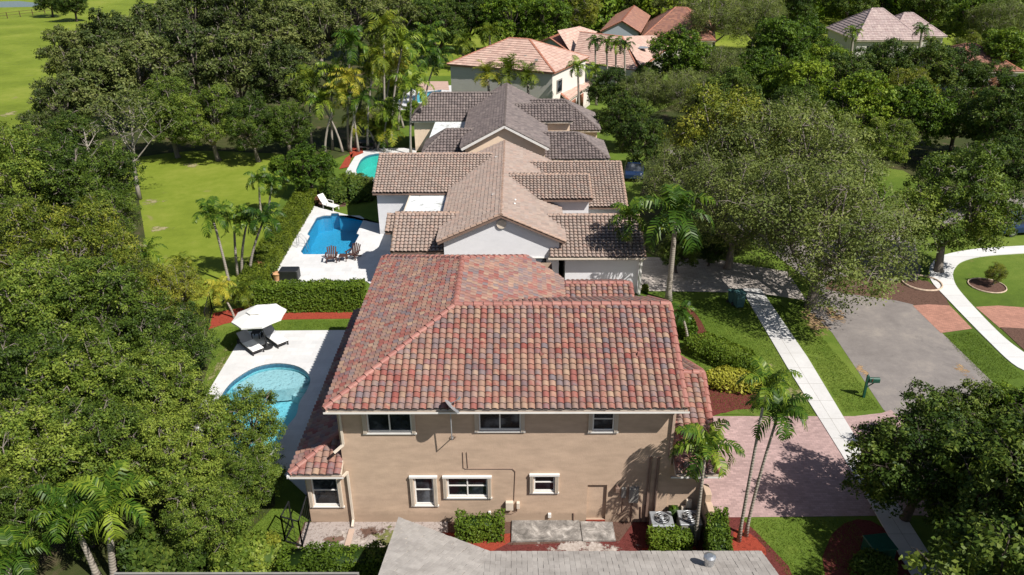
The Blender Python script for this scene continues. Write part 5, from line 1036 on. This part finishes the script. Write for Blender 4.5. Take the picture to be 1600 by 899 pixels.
# grass tufts on the near lawn strips
def tufts():
    rng = np.random.default_rng(5); quads = []; areas = [gp([(1060, 470), (1163, 465), (1274, 648), (1105, 642)]), gp([(1192, 462), (1262, 500), (1320, 570), (1255, 550)]), gp([(1262, 556), (1318, 566), (1376, 640), (1320, 645)]), gp([(333, 510), (383, 512), (366, 540), (310, 640)]), gp([(410, 503), (545, 500), (546, 516), (383, 517)]), gp([(388, 800), (450, 795), (475, 860), (395, 850)]), gp([(1160, 812), (1330, 812), (1400, 899), (1230, 899)]), gp([(1475, 525), (1520, 518), (1600, 590), (1540, 600)])]
    Cs = []
    for A in areas:
        a, b, c, d = [np.array([*p, 0.]) for p in A]; ar = .5*(np.linalg.norm(np.cross(b-a, c-a))+np.linalg.norm(np.cross(d-a, c-a))); n = int(ar*420); u = rng.random(n)[:, None]; v_ = rng.random(n)[:, None]
        Cs.append((a*(1-u)+b*u)*(1-v_)+(d*(1-u)+c*u)*v_)
    C = np.concatenate(Cs); n = len(C); th = rng.uniform(0, 6.28, n); w_ = np.stack([np.cos(th), np.sin(th), 0*th], 1)*.012; h = rng.uniform(.03, .075, n)[:, None]; l = np.concatenate([rng.normal(0, .035, (n, 2)), h], 1)
    Q = np.stack([C-w_, C+w_, C+l+w_*.2, C+l-w_*.2], 1); me = quads_mesh('lawn_grass', Q, rng.random(n), M['l_hedge']); o = link(bpy.data.objects.new('lawn_grass', me)); tag(o, 'short green lawn grass around the tan house', 'grass', kind='stuff')
tufts()
# ------------------------------------------------------------------ garden and street objects
# umbrella
c = at(409, 494, 2.05); r = root('patio_umbrella', (c.x, c.y, 0), 'white octagonal patio umbrella over the two loungers', 'umbrella')
tilt = Matrix.Translation((c.x, c.y, 0)) @ Matrix.Rotation(R_(-4), 4, 'Y'); m = MB(); K = 8; Rr = 1.48
apex = Vector((0, 0, 2.62)); rim = [Vector((Rr*math.cos(R_(22.5+45*k)), Rr*math.sin(R_(22.5+45*k)), 2.08)) for k in range(K)]; mid = [apex.lerp(p, .36)+Vector((0, 0, -.0)) for p in rim]
for k in range(K):
    a, b = rim[k], rim[(k+1) % K]; ma, mb_ = mid[k], mid[(k+1) % K]; sag = ((a+b)/2)*.985+Vector((0, 0, -.0)); sag.z = a.z
    m.add([tilt@v for v in (ma, a, sag, b, mb_)], [(0, 1, 2, 3, 4)]); m.add([tilt@v for v in (a, sag, b, b-Vector((0, 0, .1)), sag-Vector((0, 0, .09)), a-Vector((0, 0, .1)))], [(0, 1, 4, 5), (1, 2, 3, 4)])
can = m.build('canopy', M['canvas'], r)
m = MB(); top = [apex.lerp(p, .42)+Vector((0, 0, .07)) for p in rim]; ap2 = apex+Vector((0, 0, .12))
for k in range(K): m.add([tilt@v for v in (ap2, top[k], top[(k+1) % K])], [(0, 1, 2)])
m.build('vent_flap', M['canvas'], can)
m = MB()
for k in range(K): m.bar(tilt@(apex-Vector((0, 0, .05))), tilt@(rim[k]-Vector((0, 0, .04))), .02)
m.build('rib', M['black'], r)
m = MB(); m.tube([tilt@Vector((0, 0, .1)), tilt@Vector((0, 0, 2.7))], .026, 10); m.tube([tilt@Vector((0, 0, 2.66)), tilt@Vector((0, 0, 2.8))], [.04, .02], 8); m.build('pole', M['black'], r)
m = MB(); m.lathe([(.33, .05), (.33, .12), (.12, .2), (.05, .35)], (c.x, c.y, 0), 20); m.build('base', M['black'], r)
GL = 'pair of loungers under the umbrella'
def lounger(head, foot, label):
    a = at(*head, .5); b = at(*foot, .33); d = Vector((b.x-a.x, b.y-a.y, 0)); L = 1.95; d.normalize(); mid = Vector(((a.x+b.x)/2, (a.y+b.y)/2, 0)); o = empty('sun_lounger', mid, math.atan2(d.y, d.x)); tag(o, label, 'lounger', GL)
    m = MB(); m.box(-.3, L/2, -.34, .34, .22, .3); m.box(-L/2, -.3, -.34, -.28, .22, .3); m.box(-L/2, -.3, .28, .34, .22, .3); m.box(-L/2, -L/2+.06, -.34, .34, .22, .3); m.build('frame', M['wicker'], o)
    for x in (-L/2+.05, L/2-.05):
        for y in (-.31, .31): m = MB(); m.box(x-.035, x+.035, y-.03, y+.03, .05, .22); m.build('leg', M['wicker'], o)
    m = MB(); m.box(-.28, L/2-.01, -.33, .33, .302, .37); m.build('seat_cushion', M['cushion'], o, bevel=.02)
    bk = MB(); A = R_(38); p = Vector((-.3, 0, .3)); q = p+Vector((-math.cos(A)*.75, 0, math.sin(A)*.75)); bk.bar(p, q, .64, .07); bk.build('backrest', M['mesh'], o, bevel=.015); s = MB(); s.bar(q-Vector((-.2, 0, .2)), Vector((q.x+.05, 0, .25)), .5, .03); s.build('back_support', M['wicker'], o)
lounger((376, 522), (405, 548), 'left lounger with white cushion, nearer the trees'); lounger((416, 514), (440, 534), 'right lounger with white cushion, nearer the house')
def side_table(px, py, label, mat, s=.5, h=.42):
    p = at(px, py, 0); o = empty('side_table', p); tag(o, label, 'table'); m = MB(); m.box(-s/2, s/2, -s/2, s/2, h-.03, h); m.build('table_top', mat, o, bevel=.008)
    for x in (-1, 1):
        for y in (-1, 1): m = MB(); m.box(x*s*.42-.025, x*s*.42+.025, y*s*.42-.025, y*s*.42+.025, .05, h-.03); m.build('leg', mat, o)
    return o
side_table(402, 528, 'low dark side table between the two white loungers', M['wicker'])
# adirondack chairs
def adirondack(px, py, rz, label):
    p = at(px, py, 0); o = empty('adirondack_chair', p, rz, .98); tag(o, label, 'chair', 'brown wooden chairs by the blue pool'); o.location.z = .05; w_ = M['darkwood']
    m = MB()
    for k in range(5): m.bar((-.28+.0, -.25+k*.11, .36-.025*k), (.28, -.25+k*.11, .36-.025*k), .09, .02, up=(0, 0, 1))
    m.build('seat', w_, o); m = MB()
    for k in range(5):
        x = -.24+.12*k; m.bar((x, .28, .25), (x*1.25, .62, 1.0-.05*abs(k-2)), .1, .02, up=(0, -1, .3))
    m.build('backrest', w_, o)
    for s in (-1, 1):
        m = MB(); m.box(s*.38-.06, s*.38+.06, -.35, .4, .55, .58); m.build('armrest', w_, o); m = MB(); m.box(s*.34-.03, s*.34+.03, -.3, -.22, 0, .55); m.build('leg', w_, o); m = MB(); m.bar((s*.3, -.3, .36), (s*.3, .6, .03), .035, .1); m.build('leg', w_, o)
adirondack(519, 410, R_(8), 'left brown wooden chair with slatted back'); adirondack(552, 405, R_(-22), 'right brown wooden chair, turned towards the house')
side_table(537, 408, 'small brown slatted table between the two wooden chairs', M['darkwood'], .55, .45)
# dark patio set on the turquoise pool terrace
p = at(574, 232, 0); o = empty('patio_table', p); tag(o, 'low dark patio table with benches at the back of the turquoise pool', 'table'); m = MB(); m.box(-.9, .9, -.5, .5, .68, .74); m.build('table_top', M['wicker'], o)
for x in (-.75, .75): m = MB(); m.box(x-.05, x+.05, -.4, .4, .05, .68); m.build('leg', M['wicker'], o)
for y in (-1.0, 1.0): m = MB(); m.box(-.9, .9, y-.2, y+.2, .4, .46); m.box(-.8, -.7, y-.15, y+.15, .05, .4); m.box(.7, .8, y-.15, y+.15, .05, .4); m.build('bench', M['wicker'], o)
# white chaise
p = at(512, 326, 0); q = at(519, 331, 0); o = empty('chaise', p, R_(-35)); o.location.z = .05; tag(o, 'white plastic chaise at the back of the blue pool deck', 'lounger')
m = MB(); m.box(-.2, 1.1, -.32, .32, .32, .37); m.build('seat', M['white'], o); m = MB(); m.bar((-.2, 0, .35), (-.75, 0, 1.05), .62, .05); m.build('backrest', M['white'], o)
for x in (-.15, 1.0):
    for y in (-.3, .3): m = MB(); m.box(x-.03, x+.03, y-.03, y+.03, 0, .32); m.build('leg', M['white'], o)
for y in (-.34, .34): m = MB(); m.box(-.3, .4, y-.03, y+.03, .55, .59); m.box(.32, .38, y-.03, y+.03, .33, .55); m.build('armrest', M['white'], o)
# grill box and pots
p = at(452, 440, 0); m = MB(); m.box(p.x-.62, p.x+.62, p.y-.1, p.y+.7, .05, .8); tag(m.build('grill_cover', M['black'], bevel=.06), 'black covered grill box at the near edge of the blue pool deck', 'grill cover')
def pot(px, py, mat, leafm, label, s=1.):
    p = at(px, py, 0); o = empty('potted_plant', p, 0, s); o.location.z = .05; tag(o, label, 'potted plant', 'pots on the blue pool deck'); m = MB(); m.lathe([(.14, 0), (.2, .25), (.22, .38), (.25, .4), (.22, .42)], (0, 0, 0), 16); m.build('pot', mat, o, True)
    if leafm: rng = np.random.default_rng(int(px)); C = rng.normal(0, .16, (160, 3))+[0, 0, .6]; me = quads_mesh('foliage', leaves(C, C*0+[0, 0, 1], rng, .08), rng.random(160), M[leafm]); f = link(bpy.data.objects.new('foliage', me)); f.parent = o
pot(434, 439, M['terra'], None, 'terracotta pot beside the black grill box', 1.3); pot(420, 440, M['grey'], 'l_dark', 'grey pot with a dark plant, second from the left', 1.2); pot(411, 436, M['white'], 'l_rust', 'white pot with reddish leaves at the deck corner', 1.2)
# white hand rail by the blue pool
p = at(467, 388, 0); m = MB(); [m.tube([(p.x-.1, p.y+dy, .05), (p.x-.1, p.y+dy, .8), (p.x+.15, p.y+dy, .95), (p.x+.45, p.y+dy, .6), (p.x+.6, p.y+dy, -.3)], .022, 7) for dy in (0, .5)]; tag(m.build('pool_rail', M['steel']), 'steel grab rails at the left edge of the blue pool', 'rail')
# air conditioners
def ac(px, py, label):
    p = at(px, py, 0); o = empty('air_conditioner', p); tag(o, label, 'air conditioner', 'air conditioners by the tan wall'); m = MB(); m.box(-.4, .4, -.38, .38, .05, .86); b_ = m.build('casing', M['greybox'], o, bevel=.03)
    m = MB(); m.box(-.43, .43, -.41, .41, .862, .91); m.build('top_panel', M['grey'], o, bevel=.03); m = MB()
    m.lathe([(.3, .912), (.33, .925), (.36, .912)], (0, 0, 0), 24)
    f = MB(); f.lathe([(.31, .90), (.31, .914)], (0, 0, 0), 24); f.build('fan_opening', M['black'], o)
    g = MB()
    for k in range(5): t_ = k*1.2566; g.add([(0.05*math.cos(t_), .05*math.sin(t_), .935), (.29*math.cos(t_-.28), .29*math.sin(t_-.28), .92), (.29*math.cos(t_+.28), .29*math.sin(t_+.28), .95)], [(0, 1, 2)])
    g.build('fan', M['steel'], o); h = MB(); h.lathe([(.09, .93), (.08, .97), (.03, .99)], (0, 0, 0), 12); h.build('fan_hub', M['grey'], o)
    r_ = MB()
    for k in range(3): rr = .1+.1*k; r_.tube([(rr*math.cos(a), rr*math.sin(a), .965) for a in np.linspace(0, 6.283, 21)], .006, 4, cap=False)
    r_.build('fan_guard', M['steel'], o)
ac(1031, 838, 'left air conditioner, grey box with round fan'); ac(1074, 836, 'right air conditioner, close behind the palm trunk')
# black side gate and fence
p = [at(*q) for q in ((446, 848), (473, 856), (486, 812))]
r = root('yard_gate', p[1], 'black mesh side gate and fence at the corner of the tan house', 'gate')
def fr(par, a, b, h, nm):
    m = MB(); u = Vector((0, 0, 1)); m.bar(a, a+u*h, .05); m.bar(b, b+u*h, .05); m.bar(a+u*(h-.03), b+u*(h-.03), .04); m.bar(a+u*.1, b+u*.1, .04); o_ = m.build(nm, M['black'], par); k = MB(); n = int((b-a).length/.2)
    for i in range(1, n): q_ = a.lerp(b, i/n); k.bar(q_+u*.1, q_+u*(h-.03), .012)
    k.build('bars', M['black'], o_)
fr(r, p[0], p[1], 1.35, 'gate_panel'); fr(r, p[1], p[2], 1.35, 'fence_panel'); fr(r, p[0], p[0].lerp(p[2], .55)+Vector((-.3, .1, 0)), 1.35, 'gate_panel')
# dark fence screen behind the small palms, pool fence post
p = [at(*q) for q in ((325, 518), (332, 486), (352, 470), (400, 478))]; r = root('yard_fence', p[0], 'thin black mesh fence beside the red mulch and the small palms', 'fence')
for i in range(3): fr(r, p[i], p[i+1], 1.3, 'fence_panel')
# field fence
a, b = at(-30, 34), at(125, 16); r = root('field_fence', a, 'thin post and rail fence across the far field at the top left', 'fence')
for k in range(9): q_ = a.lerp(b, k/8); m = MB(); m.bar(q_, q_+Vector((0, 0, 1.4)), .12); m.build('post', M['darkwood'], r)
m = MB(); m.bar(a+Vector((0, 0, 1.3)), b+Vector((0, 0, 1.3)), .07); m.bar(a+Vector((0, 0, .7)), b+Vector((0, 0, .7)), .07); m.build('rail', M['darkwood'], r)
# mailbox
p = at(1349, 621); o = empty('mailbox', p, R_(-4)); tag(o, 'green mailbox on a post at the kerb of the asphalt', 'mailbox'); m = MB(); m.box(-.055, .055, -.055, .055, 0, 1.28); m.add([(-.055, -.055, 1.28), (.055, -.055, 1.28), (.055, .055, 1.28), (-.055, .055, 1.28), (0, 0, 1.36)], [(0, 1, 4), (1, 2, 4), (2, 3, 4), (3, 0, 4)]); m.build('post', M['green'], o)
m = MB(); m.box(0, .5, -.03, .03, .88, .93); m.bar((.04, 0, .6), (.35, 0, .88), .04); m.build('bracket', M['green'], o)
m = MB(); prof = [(-.1, .935), (-.1, 1.08)]+[(-.1*math.cos(t_), 1.08+.1*math.sin(t_)) for t_ in np.linspace(.3, math.pi-.3, 7)]+[(.1, 1.08), (.1, .935)]; n = len(prof); m.add([(x, y, z) for x in (.08, .58) for y, z in prof], [(i, (i+1) % n, (i+1) % n+n, i+n) for i in range(n)]+[tuple(range(n)), tuple(range(n, 2*n))]); bx = m.build('box', M['green'], o)
m = MB(); m.box(.2, .215, -.125, -.105, 1.0, 1.2); m.build('flag', M['mulch_red'], bx)
# green transformer box, teal bins, small green post far right
p = at(1370, 868, 0); o = empty('utility_cabinet', p, R_(8)); tag(o, 'flat green utility cabinet in the shaded mulch bed near the bottom edge', 'utility cabinet'); m = MB(); m.box(-.45, .45, -.4, .4, 0, .62); m.build('body', M['green'], o, bevel=.03); m = MB(); m.box(-.48, .48, -.43, .43, .62, .68); m.build('lid', M['green'], o, bevel=.02)
def bin_(px, py, rz, mat, label, s=1.):
    p = at(px, py, 0); o = empty('wheelie_bin', p, rz, s); tag(o, label, 'bin', 'bins by the sidewalk'); m = MB(); m.add([(-.22, -.25, .08), (.22, -.25, .08), (.22, .2, .08), (-.22, .2, .08), (-.29, -.32, .98), (.29, -.32, .98), (.29, .3, .98), (-.29, .3, .98)], [(3, 2, 1, 0), (4, 5, 6, 7), (0, 1, 5, 4), (1, 2, 6, 5), (2, 3, 7, 6), (3, 0, 4, 7)]); m.build('body', mat, o, bevel=.02)
    m = MB(); m.box(-.31, .31, -.35, .34, .985, 1.03); m.build('lid', mat, o, bevel=.015); m = MB(); m.bar((-.25, .4, .98), (.25, .4, .98), .035); m.build('handle', M['black'], o)
    for x in (-.25, .25): m = MB(); m.tube([(x-.03, .24, .11), (x+.03, .24, .11)], .11, 12); m.build('wheel', M['rubber'], o)
bin_(1153, 480, R_(10), M['binteal'], 'taller teal wheeled bin beside the head of the sidewalk', 1.05); bin_(1144, 474, R_(25), M['binteal'], 'shorter teal wheeled bin, left of the taller one', .85)
p = at(943, 438, 0); m = MB(); m.box(p.x-.6, p.x+.6, p.y-.3, p.y+.3, 0, .8); tag(m.build('storage_box', M['green'], bevel=.05), 'green storage box against the neighbour garage wall', 'box')
p = at(904, 440, 0); m = MB(); m.lathe([(.05, 0), (.35, .05), (.4, .7), (.2, .95), (.05, 1.0)], p, 14); tag(m.build('red_barrel', M['mulch_red']), 'red round barrel peeking above the rear red roof ridge', 'barrel')
p = at(922, 440, 0); m = MB(); m.box(p.x-.45, p.x+.45, p.y-.3, p.y+.3, 0, .75); tag(m.build('equipment_box', M['greybox'], bevel=.04), 'brown-grey equipment box between the red barrel and the green box', 'box')
# satellite dish on the facade
c = at(705, 637, Y=22.72); nrm = (Rv*.66+Uv*.74-Fv*.02).normalized(); r = root('satellite_dish', at(708, 683, Y=YF), 'grey satellite dish on a bracket below the gutter of the tan house', 'satellite dish')
a_ = nrm.cross(Vector((0, 1, 0))).normalized(); b_ = nrm.cross(a_); m = MB(); rings = []
for rr, dd in ((0, 0), (.14, .006), (.27, .022), (.38, .05)):
    for k in range(20): t_ = k*math.pi/10; m.v.append(tuple(c+a_*rr*math.cos(t_)*.9+b_*rr*math.sin(t_)*1.05+nrm*dd))
for i in range(3):
    for k in range(20): k2_ = (k+1) % 20; m.f.append((i*20+k, i*20+k2_, (i+1)*20+k2_, (i+1)*20+k)); m.m.append(0)
m.build('reflector', M['grey'], r); m = MB(); w0 = at(708, 683, Y=YF-.03); e = Vector((w0.x, YF-.55, c.z-.12)); m.tube([w0, Vector((w0.x, YF-.5, w0.z+.25)), e, c], .022, 7); m.build('mast', M['grey'], r)
m = MB(); m.tube([c-b_*.35, c+nrm*.42+b_*.0], .014, 6); m.tube([c+nrm*.38, c+nrm*.5], .045, 8); m.build('feed_arm', M['steel'], r); m = MB(); m.tube([w0+Vector((.1*math.cos(t_), -.01, .07*math.sin(t_))) for t_ in np.linspace(0, 6.283, 13)], .012, 5); m.build('wall_bracket', M['pipe'], r)
# cars
def car(px, py, rz, paint, label, s=1.):
    p = at(px, py, 0); o = empty('parked_car', p, rz, s); tag(o, label, 'car')
    st = [(-2.2, .35, .72, .74), (-2.05, .3, .9, .82), (-1.3, .28, .95, .88), (1.1, .28, .92, .9), (1.9, .3, .78, .86), (2.25, .4, .6, .72)]; m = MB()
    V = []
    for x, z0, z1, hw in st: V += [(x, -hw, z0), (x, -hw, (z0+z1)/2+.1), (x, -hw*.88, z1), (x, hw*.88, z1), (x, hw, (z0+z1)/2+.1), (x, hw, z0)]
    F = [(i*6+j, i*6+(j+1) % 6, (i+1)*6+(j+1) % 6, (i+1)*6+j) for i in range(5) for j in range(6)]+[tuple(range(6)), tuple(range(30, 36))]; m.add(V, F); m.build('body', paint, o, bevel=.03)
    m = MB(); G = [(-1.7, .78, .92), (-1.0, .62, 1.42), (.1, .62, 1.45), (1.0, .76, .92)]; V = []
    for x, hw, z in G: V += [(x, -hw, z), (x, hw, z)]
    V += [(-1.7, -.8, .9), (-1.7, .8, .9), (1.0, -.8, .9), (1.0, .8, .9)]; m.add(V, [(0, 1, 3, 2), (4, 5, 7, 6), (0, 2, 4, 6), (1, 3, 5, 7)]); m.add([(-1.6, -.79, .9), (.95, -.79, .9), (.1, -.62, 1.44), (-1.0, -.62, 1.41)], [(0, 1, 2, 3)]); m.add([(-1.6, .79, .9), (.95, .79, .9), (.1, .62, 1.44), (-1.0, .62, 1.41)], [(0, 1, 2, 3)]); m.build('glazing', M['glass'], o)
    m = MB(); m.box(-1.02, .12, -.6, .6, 1.415, 1.47); m.build('roof_panel', paint, o, bevel=.02)
    for x in (-1.35, 1.4):
        for y in (-.82, .82):
            m = MB(); m.tube([(x, y-.1, .33), (x, y+.1, .33)], .33, 18); w_ = m.build('wheel', M['rubber'], o); m = MB(); m.tube([(x, y-.105, .33), (x, y+.105, .33)], .19, 12); m.build('rim', M['steel'], w_)
    for y in (-.6, .6): m = MB(); m.box(2.1, 2.24, y-.15, y+.15, .58, .7); m.build('headlight', M['white'], o)
car(990, 274, R_(80), M['bluecar'], 'blue car parked beside the tan-roofed garage, front end hidden by trees'); car(1592, 362, R_(10), M['bluecar'], 'dark blue car under the trees at the right edge')
